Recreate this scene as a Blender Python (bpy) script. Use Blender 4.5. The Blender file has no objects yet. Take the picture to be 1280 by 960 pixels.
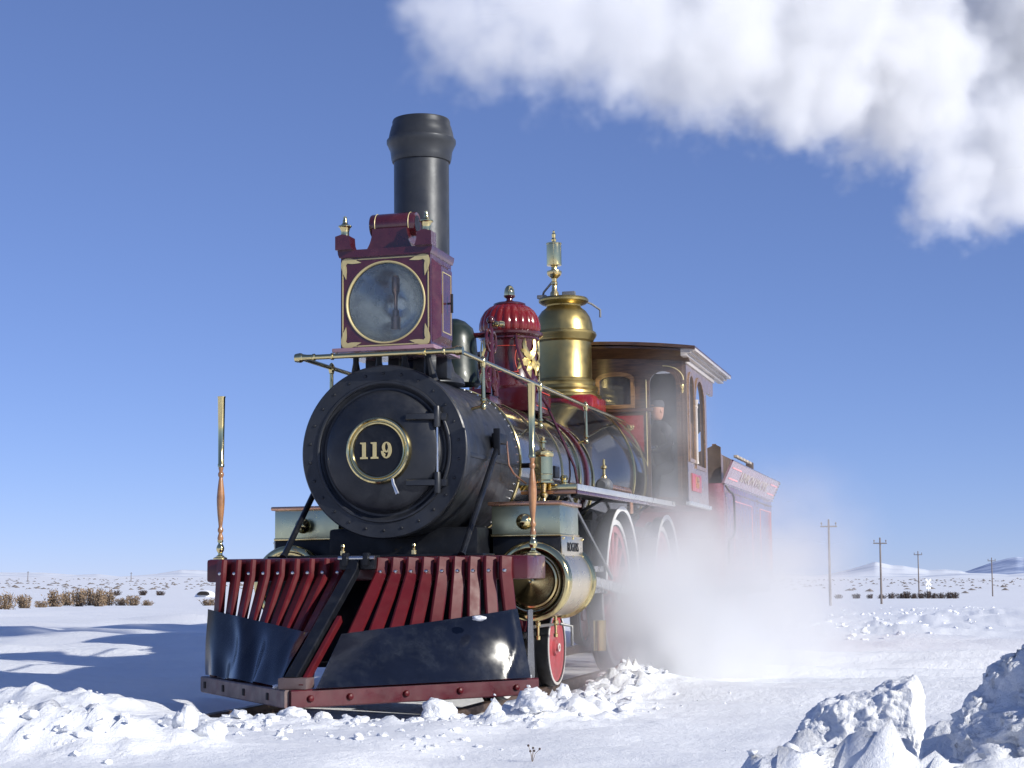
import bpy, bmesh, math, random
import numpy as np
from mathutils import Vector, Matrix, geometry, noise as mnoise
random.seed(7)
rng = np.random.default_rng(11)
sc = bpy.context.scene
col = sc.collection
R = math.radians
PI = math.pi

# ------------------------------------------------------------------ camera
CAM = Vector((4.0219, -10.9651, 0.9185))
YAW, PITCH, CANT = 0.2624, 0.1144, -0.0112
fw = Vector((-math.sin(YAW)*math.cos(PITCH), math.cos(YAW)*math.cos(PITCH), math.sin(PITCH)))
rt = Vector((math.cos(YAW), math.sin(YAW), 0)); up = rt.cross(fw)
cam_d = bpy.data.cameras.new('camera'); cam = bpy.data.objects.new('camera', cam_d); col.objects.link(cam)
cam_d.sensor_width = 36; cam_d.lens = 59.1; cam_d.clip_start = 0.05; cam_d.clip_end = 80000
M = Matrix((rt, up, -fw)).transposed().to_4x4(); M.translation = CAM; cam.matrix_world = M
sc.camera = cam

# ------------------------------------------------------------------ sky, sun, exposure
SUN_EL, SUN_AZ = R(25), R(21)            # azimuth: degrees in front of the engine's side
S = Vector((math.cos(SUN_EL)*math.cos(SUN_AZ), -math.cos(SUN_EL)*math.sin(SUN_AZ), math.sin(SUN_EL)))
world = bpy.data.worlds.new('World'); sc.world = world; world.use_nodes = True
wt = world.node_tree; bg = wt.nodes['Background']
sky = wt.nodes.new('ShaderNodeTexSky'); sky.sky_type = 'NISHITA'; sky.sun_disc = False
sky.sun_elevation = SUN_EL; sky.sun_rotation = math.atan2(S.x, S.y)
sky.altitude = 1500; sky.air_density = 0.7; sky.dust_density = 0.0; sky.ozone_density = 6.0
gm = wt.nodes.new('ShaderNodeGamma'); gm.inputs[1].default_value = 0.68
tint = wt.nodes.new('ShaderNodeMix'); tint.data_type = 'RGBA'; tint.blend_type = 'MULTIPLY'
tint.inputs[0].default_value = 1.0; tint.inputs[7].default_value = (1.60, 1.57, 2.06, 1)
wt.links.new(sky.outputs[0], gm.inputs[0]); wt.links.new(gm.outputs[0], tint.inputs[6]); wt.links.new(tint.outputs[2], bg.inputs[0])
bg.inputs[1].default_value = 0.10
sun_d = bpy.data.lights.new('sun', 'SUN'); sun_d.energy = 5.0; sun_d.angle = R(0.5); sun_d.color = (1.0, 0.96, 0.87)
sun = bpy.data.objects.new('sun', sun_d); col.objects.link(sun)
sun.rotation_euler = (-S).to_track_quat('-Z', 'Y').to_euler(); sun.location = (20, -10, 20)
sc.view_settings.view_transform = 'Standard'; sc.view_settings.look = 'None'
sc.view_settings.exposure = 0.07; sc.view_settings.gamma = 1.0; sc.view_settings.use_curve_mapping = False
sc.render.engine = 'CYCLES'
cy = sc.cycles
cy.volume_bounces = 6; cy.max_bounces = 10; cy.diffuse_bounces = 3; cy.glossy_bounces = 4; cy.transmission_bounces = 6
cy.volume_step_rate = 1.0; cy.volume_max_steps = 192; cy.use_denoising = True; cy.sample_clamp_indirect = 6.0
cy.transparent_max_bounces = 12

# ------------------------------------------------------------------ numpy noise
_perm = rng.permutation(512).astype(np.int64)
_ang = rng.random(512)*2*PI
_gx, _gy = np.cos(_ang), np.sin(_ang)
def pnoise(x, y):
    xi = np.floor(x).astype(np.int64); yi = np.floor(y).astype(np.int64)
    xf = x-xi; yf = y-yi
    u = xf*xf*xf*(xf*(xf*6-15)+10); v = yf*yf*yf*(yf*(yf*6-15)+10)
    def g(a, b, dx, dy):
        h = _perm[(_perm[(a) & 511]+b) & 511]
        return _gx[h]*dx+_gy[h]*dy
    n00 = g(xi, yi, xf, yf); n10 = g(xi+1, yi, xf-1, yf); n01 = g(xi, yi+1, xf, yf-1); n11 = g(xi+1, yi+1, xf-1, yf-1)
    return ((n00*(1-u)+n10*u)*(1-v)+(n01*(1-u)+n11*u)*v)*1.5
def fbm(x, y, o=4, gain=.5):
    t = np.zeros_like(x); a = 1.0
    for k in range(o):
        t += a*pnoise(x+17.3*k, y-9.1*k); x = x*2.03; y = y*2.03; a *= gain
    return t
def sstep(a, b, x):
    t = np.clip((x-a)/(b-a), 0, 1); return t*t*(3-2*t)

# ------------------------------------------------------------------ materials
MATS = {}
def mat(name, color, rough=.5, metal=0.0, coat=0.0, var=.15, vscale=4.0, rvar=.12, bump=0.0, bscale=30.0, coat_rough=.08, spec=.5, wear=None):
    m = bpy.data.materials.new(name); m.use_nodes = True; t = m.node_tree; N = t.nodes; L = t.links
    b = N['Principled BSDF']
    b.inputs['Metallic'].default_value = metal; b.inputs['Coat Weight'].default_value = coat
    b.inputs['Coat Roughness'].default_value = coat_rough; b.inputs['Specular IOR Level'].default_value = spec
    tc = N.new('ShaderNodeTexCoord')
    n1 = N.new('ShaderNodeTexNoise'); n1.inputs['Scale'].default_value = vscale; n1.inputs['Detail'].default_value = 6; n1.inputs['Roughness'].default_value = .65
    L.new(tc.outputs['Object'], n1.inputs['Vector'])
    cr = N.new('ShaderNodeMapRange'); cr.inputs[1].default_value = .3; cr.inputs[2].default_value = .7; cr.inputs[3].default_value = 1-var; cr.inputs[4].default_value = 1+var
    L.new(n1.outputs['Fac'], cr.inputs[0])
    mx = N.new('ShaderNodeMix'); mx.data_type = 'RGBA'; mx.blend_type = 'MULTIPLY'; mx.inputs[0].default_value = 1
    mx.inputs[6].default_value = (*color, 1); L.new(cr.outputs[0], mx.inputs[7])
    last = mx.outputs[2]
    if wear:
        wc, amt, wsc = wear
        n3 = N.new('ShaderNodeTexNoise'); n3.inputs['Scale'].default_value = wsc; n3.inputs['Detail'].default_value = 8; n3.inputs['Roughness'].default_value = .7
        L.new(tc.outputs['Object'], n3.inputs['Vector'])
        w1 = N.new('ShaderNodeMapRange'); w1.inputs[1].default_value = .5; w1.inputs[2].default_value = .72; w1.inputs[3].default_value = 0; w1.inputs[4].default_value = amt
        L.new(n3.outputs['Fac'], w1.inputs[0])
        m2 = N.new('ShaderNodeMix'); m2.data_type = 'RGBA'; L.new(w1.outputs[0], m2.inputs[0]); L.new(last, m2.inputs[6]); m2.inputs[7].default_value = (*wc, 1)
        last = m2.outputs[2]
    L.new(last, b.inputs['Base Color'])
    rr = N.new('ShaderNodeMapRange'); rr.inputs[1].default_value = .3; rr.inputs[2].default_value = .7
    rr.inputs[3].default_value = max(.02, rough-rvar); rr.inputs[4].default_value = min(1, rough+rvar)
    n2 = N.new('ShaderNodeTexNoise'); n2.inputs['Scale'].default_value = vscale*2.7; n2.inputs['Detail'].default_value = 5
    L.new(tc.outputs['Object'], n2.inputs['Vector']); L.new(n2.outputs['Fac'], rr.inputs[0]); L.new(rr.outputs[0], b.inputs['Roughness'])
    if bump:
        nb = N.new('ShaderNodeTexNoise'); nb.inputs['Scale'].default_value = bscale; nb.inputs['Detail'].default_value = 5
        L.new(tc.outputs['Object'], nb.inputs['Vector'])
        bp = N.new('ShaderNodeBump'); bp.inputs['Strength'].default_value = bump; bp.inputs['Distance'].default_value = .02
        L.new(nb.outputs['Fac'], bp.inputs['Height']); L.new(bp.outputs[0], b.inputs['Normal'])
    MATS[name] = m
    return m

mat('brass', (.74, .57, .27), .20, 1.0, var=.10, rvar=.08, bump=.03, bscale=6)
mat('polished_brass', (.70, .58, .29), .12, 1.0, var=.07, rvar=.06, bump=.02, bscale=5)
mat('dome_brass', (.37, .285, .115), .36, 1.0, var=.12, vscale=5, rvar=.06, bump=.02, bscale=9)
mat('jacket_brass', (.84, .73, .54), .30, 1.0, var=.05, rvar=.05, bump=.008, bscale=5)
mat('chest_brass', (.50, .53, .37), .30, 1.0, var=.06, rvar=.05)  # green of the reflected sky is tinted into the brass colour
mat('steel', (.62, .62, .62), .28, 1.0, var=.12, rvar=.1)
mat('copper', (.62, .34, .22), .3, 1.0, var=.15)
mat('gold_leaf', (.80, .62, .25), .3, .9, var=.15)
mat('gilt_paint', (.50, .42, .21), .45, .2, var=.1)
mat('pink_line', (.75, .32, .33), .5)
mat('red_line', (.62, .06, .03), .4)
mat('maroon', (.055, .007, .012), .30, 0, .9, var=.18, wear=((.16, .05, .05), .35, 5))
mat('beam_red', (.072, .007, .011), .36, 0, .25, var=.2, wear=((.05, .012, .014), .6, 6), bump=.04, bscale=12)
mat('bar_red', (.085, .006, .009), .42, 0, .1, spec=.25, var=.2, wear=((.09, .015, .016), .6, 7), bump=.04, bscale=14)
mat('dome_red', (.055, .007, .010), .2, 0, .5, var=.2)
mat('flute_red', (.15, .007, .006), .2, 0, .25, var=.2)
mat('bright_red', (.27, .013, .015), .3, 0, .8, var=.15)
mat('wheel_red', (.40, .045, .055), .4, 0, .4, var=.2, wear=((.25, .12, .12), .5, 5))
mat('worn_steel', (.16, .115, .11), .55, .3, var=.3, wear=((.10, .02, .022), .8, 4), bump=.06, bscale=20)
mat('black_paint', (.006, .007, .010), .42, 0, .05, spec=.28, var=.25, wear=((.035, .036, .04), .5, 6))
mat('smokebox_black', (.014, .016, .021), .42, .1, .0, var=.35, vscale=3, rvar=.14, wear=((.045, .046, .050), .55, 3.5), bump=.04, bscale=25)
mat('stack_black', (.042, .045, .050), .40, .45, .0, var=.2, vscale=2.5, rvar=.08, wear=((.07, .07, .072), .5, 2.5), bump=.03, bscale=30)
mat('jacket_iron', (.115, .125, .145), .10, .85, .4, var=.12, rvar=.06, bump=.03, bscale=4)
mat('apron_navy', (.006, .008, .016), .15, 0, .0, spec=.5, var=.3, rvar=.04, wear=((.03, .035, .045), .6, 5), bump=.02, bscale=5)
mat('bell_green', (.008, .016, .012), .4, .1, .1, var=.2)
mat('spindle_wood', (.30, .14, .055), .35, 0, .5, var=.3, vscale=14)
mat('cab_side', (.21, .135, .095), .35, 0, .6, var=.12)
mat('cornice_cream', (.48, .43, .39), .4, 0, .3, var=.1)
mat('pale_edge', (.60, .60, .58), .34, .7, var=.1)
mat('rim_white', (.72, .71, .68), .4, 0, .3, var=.1)
mat('iron_grey', (.20, .20, .20), .5, .6, var=.2)
mat('tender_red', (.17, .030, .042), .26, 0, .9, var=.15)
mat('tender_panel', (.30, .17, .20), .28, 0, .8, var=.12)
mat('coal_wood', (.10, .065, .045), .7, var=.35, vscale=6)
mat('slat_cream', (.45, .38, .30), .6)
mat('silver', (.80, .78, .72), .22, 1.0, var=.06, bump=.05, bscale=4)
mat('pole_wood', (.17, .14, .125), .8, var=.25)
mat('white_sign', (.8, .8, .78), .5, var=.05)
mat('jacket_cloth', (.035, .04, .05), .85, var=.2)
mat('skin', (.44, .22, .15), .5, var=.08)
mat('cap_cloth', (.05, .055, .07), .85)
mat('sage', (.25, .175, .11), .9, var=.35, vscale=9)
mat('dark_brush', (.085, .06, .05), .9, var=.3)
mat('far_brush', (.19, .165, .15), .95, var=.3)
mat('rail_steel', (.16, .11, .085), .45, .7, var=.3)
mat('dark_hole', (.02, .016, .015), .9)

def wood_mat(name, c1, c2, rough=.32, coat=.5):
    m = bpy.data.materials.new(name); m.use_nodes = True; t = m.node_tree; N = t.nodes; L = t.links; b = N['Principled BSDF']
    tc = N.new('ShaderNodeTexCoord'); mp = N.new('ShaderNodeMapping'); mp.inputs['Scale'].default_value = (3, 3, 22)
    L.new(tc.outputs['Object'], mp.inputs[0])
    n = N.new('ShaderNodeTexNoise'); n.inputs['Scale'].default_value = 2.2; n.inputs['Detail'].default_value = 8; n.inputs['Distortion'].default_value = .8
    L.new(mp.outputs[0], n.inputs['Vector'])
    r = N.new('ShaderNodeValToRGB'); r.color_ramp.elements[0].position = .35; r.color_ramp.elements[0].color = (*c1, 1)
    r.color_ramp.elements[1].position = .7; r.color_ramp.elements[1].color = (*c2, 1)
    L.new(n.outputs['Fac'], r.inputs[0]); L.new(r.outputs[0], b.inputs['Base Color'])
    b.inputs['Roughness'].default_value = rough; b.inputs['Coat Weight'].default_value = coat; b.inputs['Coat Roughness'].default_value = .12
    MATS[name] = m
wood_mat('walnut', (.045, .022, .012), (.13, .065, .032))
wood_mat('oak_frame', (.16, .085, .035), (.34, .19, .08))

def glass_mat(name, tint=(.9, .95, 1)):
    m = bpy.data.materials.new(name); m.use_nodes = True; t = m.node_tree; N = t.nodes; L = t.links
    o = N['Material Output']; N.remove(N['Principled BSDF'])
    tr = N.new('ShaderNodeBsdfTransparent'); tr.inputs[0].default_value = (*tint, 1)
    gl = N.new('ShaderNodeBsdfGlossy'); gl.inputs['Roughness'].default_value = .03
    fr = N.new('ShaderNodeFresnel'); fr.inputs[0].default_value = 1.55
    nb = N.new('ShaderNodeTexNoise'); nb.inputs['Scale'].default_value = 3; bp = N.new('ShaderNodeBump'); bp.inputs['Strength'].default_value = .05
    L.new(nb.outputs['Fac'], bp.inputs['Height']); L.new(bp.outputs[0], gl.inputs['Normal'])
    mi = N.new('ShaderNodeMixShader'); L.new(fr.outputs[0], mi.inputs[0]); L.new(tr.outputs[0], mi.inputs[1]); L.new(gl.outputs[0], mi.inputs[2]); L.new(mi.outputs[0], o.inputs[0])
    MATS[name] = m
glass_mat('glass'); glass_mat('lens_glass', (.80, .84, .86))
def dusty(name, amt):
    t = MATS[name].node_tree; N = t.nodes; L = t.links; o = N['Material Output']; src = o.inputs[0].links[0].from_socket
    df = N.new('ShaderNodeBsdfDiffuse'); df.inputs[0].default_value = (.5, .5, .48, 1); mi = N.new('ShaderNodeMixShader'); mi.inputs[0].default_value = amt
    L.new(src, mi.inputs[1]); L.new(df.outputs[0], mi.inputs[2]); L.new(mi.outputs[0], o.inputs[0])
dusty('lens_glass', .05); dusty('glass', .12)

def snow_mat(name, grain=1.0, rough_lumps=0.0):
    m = bpy.data.materials.new(name); m.use_nodes = True; t = m.node_tree; N = t.nodes; L = t.links; b = N['Principled BSDF']
    ge = N.new('ShaderNodeNewGeometry')
    n1 = N.new('ShaderNodeTexNoise'); n1.inputs['Scale'].default_value = .8; n1.inputs['Detail'].default_value = 7
    L.new(ge.outputs['Position'], n1.inputs['Vector'])
    r = N.new('ShaderNodeValToRGB'); r.color_ramp.elements[0].position = .3; r.color_ramp.elements[0].color = (.86, .88, .91, 1)
    r.color_ramp.elements[1].position = .7; r.color_ramp.elements[1].color = (.92, .93, .95, 1)
    L.new(n1.outputs['Fac'], r.inputs[0]); L.new(r.outputs[0], b.inputs['Base Color'])
    b.inputs['Roughness'].default_value = .62; b.inputs['Specular IOR Level'].default_value = .35
    na = N.new('ShaderNodeTexNoise'); na.inputs['Scale'].default_value = 14; na.inputs['Detail'].default_value = 8; na.inputs['Roughness'].default_value = .68
    nc = N.new('ShaderNodeTexNoise'); nc.inputs['Scale'].default_value = 85; nc.inputs['Detail'].default_value = 4; nc.inputs['Roughness'].default_value = .7
    for q in (na, nc): L.new(ge.outputs['Position'], q.inputs['Vector'])
    b1 = N.new('ShaderNodeBump'); b1.inputs['Strength'].default_value = .55*grain; b1.inputs['Distance'].default_value = .03
    b2 = N.new('ShaderNodeBump'); b2.inputs['Strength'].default_value = .5*grain; b2.inputs['Distance'].default_value = .008
    L.new(na.outputs['Fac'], b1.inputs['Height']); L.new(nc.outputs['Fac'], b2.inputs['Height']); L.new(b1.outputs[0], b2.inputs['Normal']); L.new(b2.outputs[0], b.inputs['Normal'])
    MATS[name] = m
snow_mat('snow'); snow_mat('crusted_snow', 1.5)

# ------------------------------------------------------------------ mesh builder
def frame_for(d):
    d = Vector(d).normalized()
    a = Vector((0, 0, 1)) if abs(d.z) < .9 else Vector((1, 0, 0))
    x = a.cross(d).normalized(); y = d.cross(x)
    return x, y, d
class MB:
    def __init__(s): s.v = []; s.f = []
    def add(s, vs, fs):
        o = len(s.v); s.v += [tuple(p) for p in vs]; s.f += [tuple(i+o for i in f) for f in fs]; return s
    def box(s, c, d, bev=0.0, rot=None):
        hx, hy, hz = d[0]/2, d[1]/2, d[2]/2; b = min(bev, hx*.9, hy*.9, hz*.9)
        if b <= 0:
            vs = [Vector((x, y, z)) for x in (-hx, hx) for y in (-hy, hy) for z in (-hz, hz)]
            fs = [(0, 1, 3, 2), (4, 6, 7, 5), (0, 4, 5, 1), (2, 3, 7, 6), (0, 2, 6, 4), (1, 5, 7, 3)]
        else:
            bm = bmesh.new(); bmesh.ops.create_cube(bm, size=1)
            for q in bm.verts: q.co = Vector((q.co.x*2*hx, q.co.y*2*hy, q.co.z*2*hz))
            bmesh.ops.bevel(bm, geom=bm.edges[:], offset=b, segments=2, profile=.6, affect='EDGES')
            bm.verts.index_update(); vs = [q.co.copy() for q in bm.verts]; fs = [tuple(q.index for q in f.verts) for f in bm.faces]; bm.free()
        if rot is not None: vs = [rot @ q for q in vs]
        c = Vector(c); return s.add([q+c for q in vs], fs)
    def lathe(s, prof, o, axis=(0, 0, 1), n=48, rad=None):
        x, y, z = frame_for(axis); o = Vector(o); vs = []; fs = []; k = len(prof)
        for i in range(n):
            a = 2*PI*i/n; dirv = x*math.cos(a)+y*math.sin(a)
            for j, (r, h) in enumerate(prof):
                rr = r if rad is None else rad(r, h, a); vs.append(o+dirv*rr+z*h)
        for i in range(n):
            i2 = (i+1) % n
            for j in range(k-1):
                a, b, c, d = i*k+j, i2*k+j, i2*k+j+1, i*k+j+1
                if prof[j][0] < 1e-6: fs.append((a, c, d))
                elif prof[j+1][0] < 1e-6: fs.append((a, b, d))
                else: fs.append((a, b, c, d))
        return s.add(vs, fs)
    def tube(s, path, r, n=8, caps=True):
        P = [Vector(p) for p in path]; m = len(P); rs = r if isinstance(r, (list, tuple)) else [r]*m
        t0 = (P[1]-P[0]).normalized(); x, y, _ = frame_for(t0); vs = []; fs = []
        for i in range(m):
            t = (P[min(i+1, m-1)]-P[max(i-1, 0)]).normalized()
            ax = t0.cross(t)
            if ax.length > 1e-6:
                q = Matrix.Rotation(t0.angle(t), 3, ax.normalized()); x = q @ x; y = q @ y
            t0 = t
            for k in range(n):
                a = 2*PI*k/n; vs.append(P[i]+(x*math.cos(a)+y*math.sin(a))*rs[i])
        for i in range(m-1):
            for k in range(n):
                k2 = (k+1) % n; fs.append((i*n+k, i*n+k2, (i+1)*n+k2, (i+1)*n+k))
        if caps: fs.append(tuple(range(n))[::-1]); fs.append(tuple((m-1)*n+k for k in range(n)))
        return s.add(vs, fs)
    def bar(s, path, w, d, side, bev=.25):
        # rectangular (chamfered) section swept along a path; side = width direction
        P = [Vector(p) for p in path]; m = len(P); sx = Vector(side).normalized(); vs = []; fs = []
        c = bev*min(w, d)/1.0
        sec = [(-w/2+c, -d/2), (w/2-c, -d/2), (w/2, -d/2+c), (w/2, d/2-c), (w/2-c, d/2), (-w/2+c, d/2), (-w/2, d/2-c), (-w/2, -d/2+c)]
        for i in range(m):
            t = (P[min(i+1, m-1)]-P[max(i-1, 0)]).normalized(); ny = t.cross(sx).normalized(); nx = ny.cross(t).normalized()
            for a, b in sec: vs.append(P[i]+nx*a+ny*b)
        for i in range(m-1):
            for k in range(8):
                k2 = (k+1) % 8; fs.append((i*8+k, i*8+k2, (i+1)*8+k2, (i+1)*8+k))
        fs.append(tuple(range(8))[::-1]); fs.append(tuple((m-1)*8+k for k in range(8)))
        return s.add(vs, fs)
    def prism(s, loops, o, ex, ey, th):
        # loops: outer polygon then holes, 2-D; extruded by th along ex x ey, centred on o
        o = Vector(o); ex = Vector(ex).normalized(); ey = Vector(ey).normalized(); ez = ex.cross(ey)
        flat = [p for l in loops for p in l]; n = len(flat)
        tris = geometry.tessellate_polygon([[Vector((p[0], p[1], 0)) for p in l] for l in loops])
        vs = [o+ex*p[0]+ey*p[1]+ez*(th/2) for p in flat]+[o+ex*p[0]+ey*p[1]-ez*(th/2) for p in flat]
        fs = []
        for a, b, c in tris:
            A, B, Cc = (Vector((*flat[i], 0)) for i in (a, b, c))
            if (B-A).cross(Cc-A).z < 0: b, c = c, b
            fs.append((a, b, c)); fs.append((a+n, c+n, b+n))
        k = 0
        for l in loops:
            m = len(l)
            for i in range(m):
                a, b = k+i, k+(i+1) % m; fs.append((a, a+n, b+n, b))
            k += m
        return s.add(vs, fs)
    def ball(s, c, r, n=16, sq=(1, 1, 1)):
        prof = [(math.sin(PI*i/n)*r, -math.cos(PI*i/n)*r) for i in range(n+1)]; prof[0] = (0, -r); prof[-1] = (0, r)
        k = len(s.v); s.lathe(prof, (0, 0, 0), n=n*2)
        c = Vector(c); s.v[k:] = [(c.x+p[0]*sq[0], c.y+p[1]*sq[1], c.z+p[2]*sq[2]) for p in s.v[k:]]
        return s
    def mirror_x(s):
        n = len(s.v); s.v += [(-x, y, z) for x, y, z in s.v]; s.f += [tuple(i+n for i in f[::-1]) for f in s.f]; return s
    def mesh(s, name, mname, sharp=35):
        me = bpy.data.meshes.new(name); me.from_pydata(s.v, [], s.f); me.validate()
        bm = bmesh.new(); bm.from_mesh(me); bmesh.ops.recalc_face_normals(bm, faces=bm.faces[:]); bm.to_mesh(me); bm.free()
        if mname: me.materials.append(MATS[mname])
        if sharp: me.shade_smooth(); me.set_sharp_from_angle(angle=R(sharp))
        return me
    def build(s, name, mname, parent=None, sharp=35):
        o = bpy.data.objects.new(name, s.mesh(name, mname, sharp)); col.objects.link(o)
        if parent: o.parent = parent
        return o
def link(name, me, parent=None, loc=None, rot=None, scale=None):
    o = bpy.data.objects.new(name, me); col.objects.link(o)
    if parent: o.parent = parent
    if loc is not None: o.location = loc
    if rot is not None: o.rotation_euler = rot
    if scale is not None: o.scale = scale
    return o
def empty(name, parent=None, loc=(0, 0, 0)):
    o = bpy.data.objects.new(name, None); col.objects.link(o); o.location = loc; o.empty_display_size = .2
    if parent: o.parent = parent
    return o
def tag(o, label=None, cat=None, group=None, kind=None):
    if label: o['label'] = label
    if cat: o['category'] = cat
    if group: o['group'] = group
    if kind: o['kind'] = kind
    return o
def copy_tree(o, parent=None):
    c = o.copy(); col.objects.link(c); c.parent = parent
    for ch in list(o.children): copy_tree(ch, c)
    return c
def text_mesh(body, size, mname, bold=0.0, ext=.004):
    cu = bpy.data.curves.new('t', 'FONT'); cu.body = body; cu.size = size; cu.align_x = 'CENTER'; cu.align_y = 'CENTER'; cu.extrude = ext; cu.offset = bold; cu.resolution_u = 3
    ob = bpy.data.objects.new('t', cu); col.objects.link(ob); bpy.context.view_layer.update()
    me = bpy.data.meshes.new_from_object(ob.evaluated_get(bpy.context.evaluated_depsgraph_get()))
    bpy.data.objects.remove(ob); me.materials.clear(); me.materials.append(MATS[mname]); return me
def arch(x0, x1, z0, z1, n=10, rise=None):
    # window outline with a rounded head
    r = (x1-x0)/2 if rise is None else rise; cx = (x0+x1)/2; hw = (x1-x0)/2
    p = [(x0, z0), (x1, z0)]
    for i in range(n+1):
        a = PI*i/n; p.append((cx+hw*math.cos(a), z1-r+r*math.sin(a)))
    return p

# ================================================================== GROUND
def base_h(d): return np.interp(d, [0, 22, 84, 135, 180, 258, 306, 1000, 3000, 8000, 60000], [.03, .02, -.6, -1.35, -1.93, -2.1, -2.5, -3.2, -1.0, 2.0, 10])
def seg_d(x, y, ax, ay, bx, by):
    dx, dy = bx-ax, by-ay; L2 = dx*dx+dy*dy; t = np.clip(((x-ax)*dx+(y-ay)*dy)/L2, 0, 1)
    return np.hypot(x-ax-t*dx, y-ay-t*dy), t
def G(x, y):
    x = np.asarray(x, float); y = np.asarray(y, float)
    d = np.hypot(x-CAM.x, y-CAM.y); z = base_h(d)
    near = 1-sstep(25, 70, d)
    z = z+near*(.035*fbm(x*.35, y*.45, 3)+.010*fbm(x*1.7, y*2.1, 3))
    # wind drifts lying across the field
    dr = fbm(x*.10+3, y*.62+.12*x, 4); z = z+sstep(9, 16, d)*(1-sstep(60, 160, d))*(.11*dr+.10*np.maximum(dr, 0))
    z = z+sstep(150, 700, d)*(1-sstep(6000, 9000, d))*.8*fbm(x*.006, y*.006, 3)
    lump = np.maximum(fbm(x*7, y*7, 3), 0); lump2 = np.maximum(fbm(x*15+5, y*15, 2), 0)
    # track bed stays clear under the engine
    bed = (1-sstep(1.05, 1.5, np.abs(x)))*sstep(-1.3, -.2, y)*(1-sstep(18, 40, y)); z = z*(1-bed)+(-.03)*bed
    z = z+.05*(1-sstep(1.1, 1.6, np.abs(x)))*(1-sstep(-1.75, -1.15, y))*(1-sstep(0, 4, -y-5))
    # plough ridge left of the cowcatcher
    s, t = seg_d(x, y, -6.5, -.35, -1.45, -1.0); z = z+(.10+.05*fbm(x*1.3, y*1.3, 3))*np.exp(-(s/.42)**2)+.05*np.exp(-(s/.5)**2)*lump
    # broken mound at the lower left
    s, t = seg_d(x, y, -1.5, -3.7, .0, -3.45); z = z+(.13+.06*fbm(x*2, y*2, 3))*np.exp(-(s/.34)**2)+.11*np.exp(-(s/.36)**2)*(lump+.5*lump2)
    # churned snow in front of the pilot and along the right rail
    s, t = seg_d(x, y, -.4, -2.3, 1.5, -.6); z = z+.05*np.exp(-(s/.55)**2)*(lump+.4*lump2)+.02*np.exp(-(s/.8)**2)
    s, t = seg_d(x, y, 1.35, -.6, 1.55, 9.0); z = z+np.exp(-(s/.38)**2)*(.06+.12*lump+.06*lump2)*(1-sstep(6, 9, y)*.6)
    # windrow thrown to the right of the track further back
    s, t = seg_d(x, y, 1.7, 14, 2.3, 170); z = z+np.exp(-(s/(.7+.012*d))**2)*(.05+.08*np.maximum(fbm(x*1.6, y*1.6, 4), 0))*sstep(12, 22, y)*(1-sstep(35, 80, y))
    s, t = seg_d(x, y, 3.3, 16, 5.5, 120); z = z+np.exp(-(s/(.6+.02*d))**2)*(.12*np.maximum(fbm(x*1.1, y*1.1, 3), 0))*sstep(12, 22, y)*(1-sstep(35, 80, y))
    # snow bank at the lower right, with an unseen bank beyond the frame added to shade it
    s, t = seg_d(x, y, 3.55, -5.35, 4.6, -5.15); z = z+(.32+.12*fbm(x*2.6, y*2.6, 5, .6))*np.exp(-(s/.34)**2)+.07*np.exp(-(s/.4)**2)*(lump+lump2)
    s, t = seg_d(x, y, 5.3, -7.5, 5.5, -6.25); z = z+np.exp(-(s/.6)**2)*np.maximum(.70+.55*fbm(x*1.6, y*1.6, 5, .6)+.15*lump, .1)
    s, t = seg_d(x, y, 3.55, -4.15, 4.5, -3.9); z = z+.12*np.exp(-(s/.4)**2)
    return z
def axis_pts(a, b, step, far, g=1.06):
    c = list(np.arange(a, b+1e-9, step)); s = step; p = c[-1]; hi = []
    while p < far: s *= g; p += s; hi.append(p)
    s = step; p = c[0]; lo = []
    while p > -far: s *= g; p -= s; lo.append(p)
    return np.array(lo[::-1]+c+hi)
gx = axis_pts(-5.0, 7.0, .045, 45000); gy = axis_pts(-6.4, 6.5, .045, 45000)
X, Y = np.meshgrid(gx, gy); Z = G(X, Y)
ni, nj = len(gy), len(gx)
idx = np.arange(ni*nj).reshape(ni, nj)
quads = np.stack([idx[:-1, :-1], idx[:-1, 1:], idx[1:, 1:], idx[1:, :-1]], -1).reshape(-1, 4)
gm_ = bpy.data.meshes.new('snow_ground')
gm_.vertices.add(ni*nj); gm_.vertices.foreach_set('co', np.stack([X, Y, Z], -1).reshape(-1))
gm_.loops.add(quads.size); gm_.loops.foreach_set('vertex_index', quads.reshape(-1).astype(np.int32))
gm_.polygons.add(len(quads)); gm_.polygons.foreach_set('loop_start', np.arange(0, quads.size, 4, dtype=np.int32))
gm_.polygons.foreach_set('loop_total', np.full(len(quads), 4, np.int32)); gm_.update(calc_edges=True); gm_.validate()
gm_.polygons.foreach_set('use_smooth', np.ones(len(quads), bool)); gm_.materials.append(MATS['snow'])
tag(link('snow_ground', gm_), kind='structure')

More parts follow.
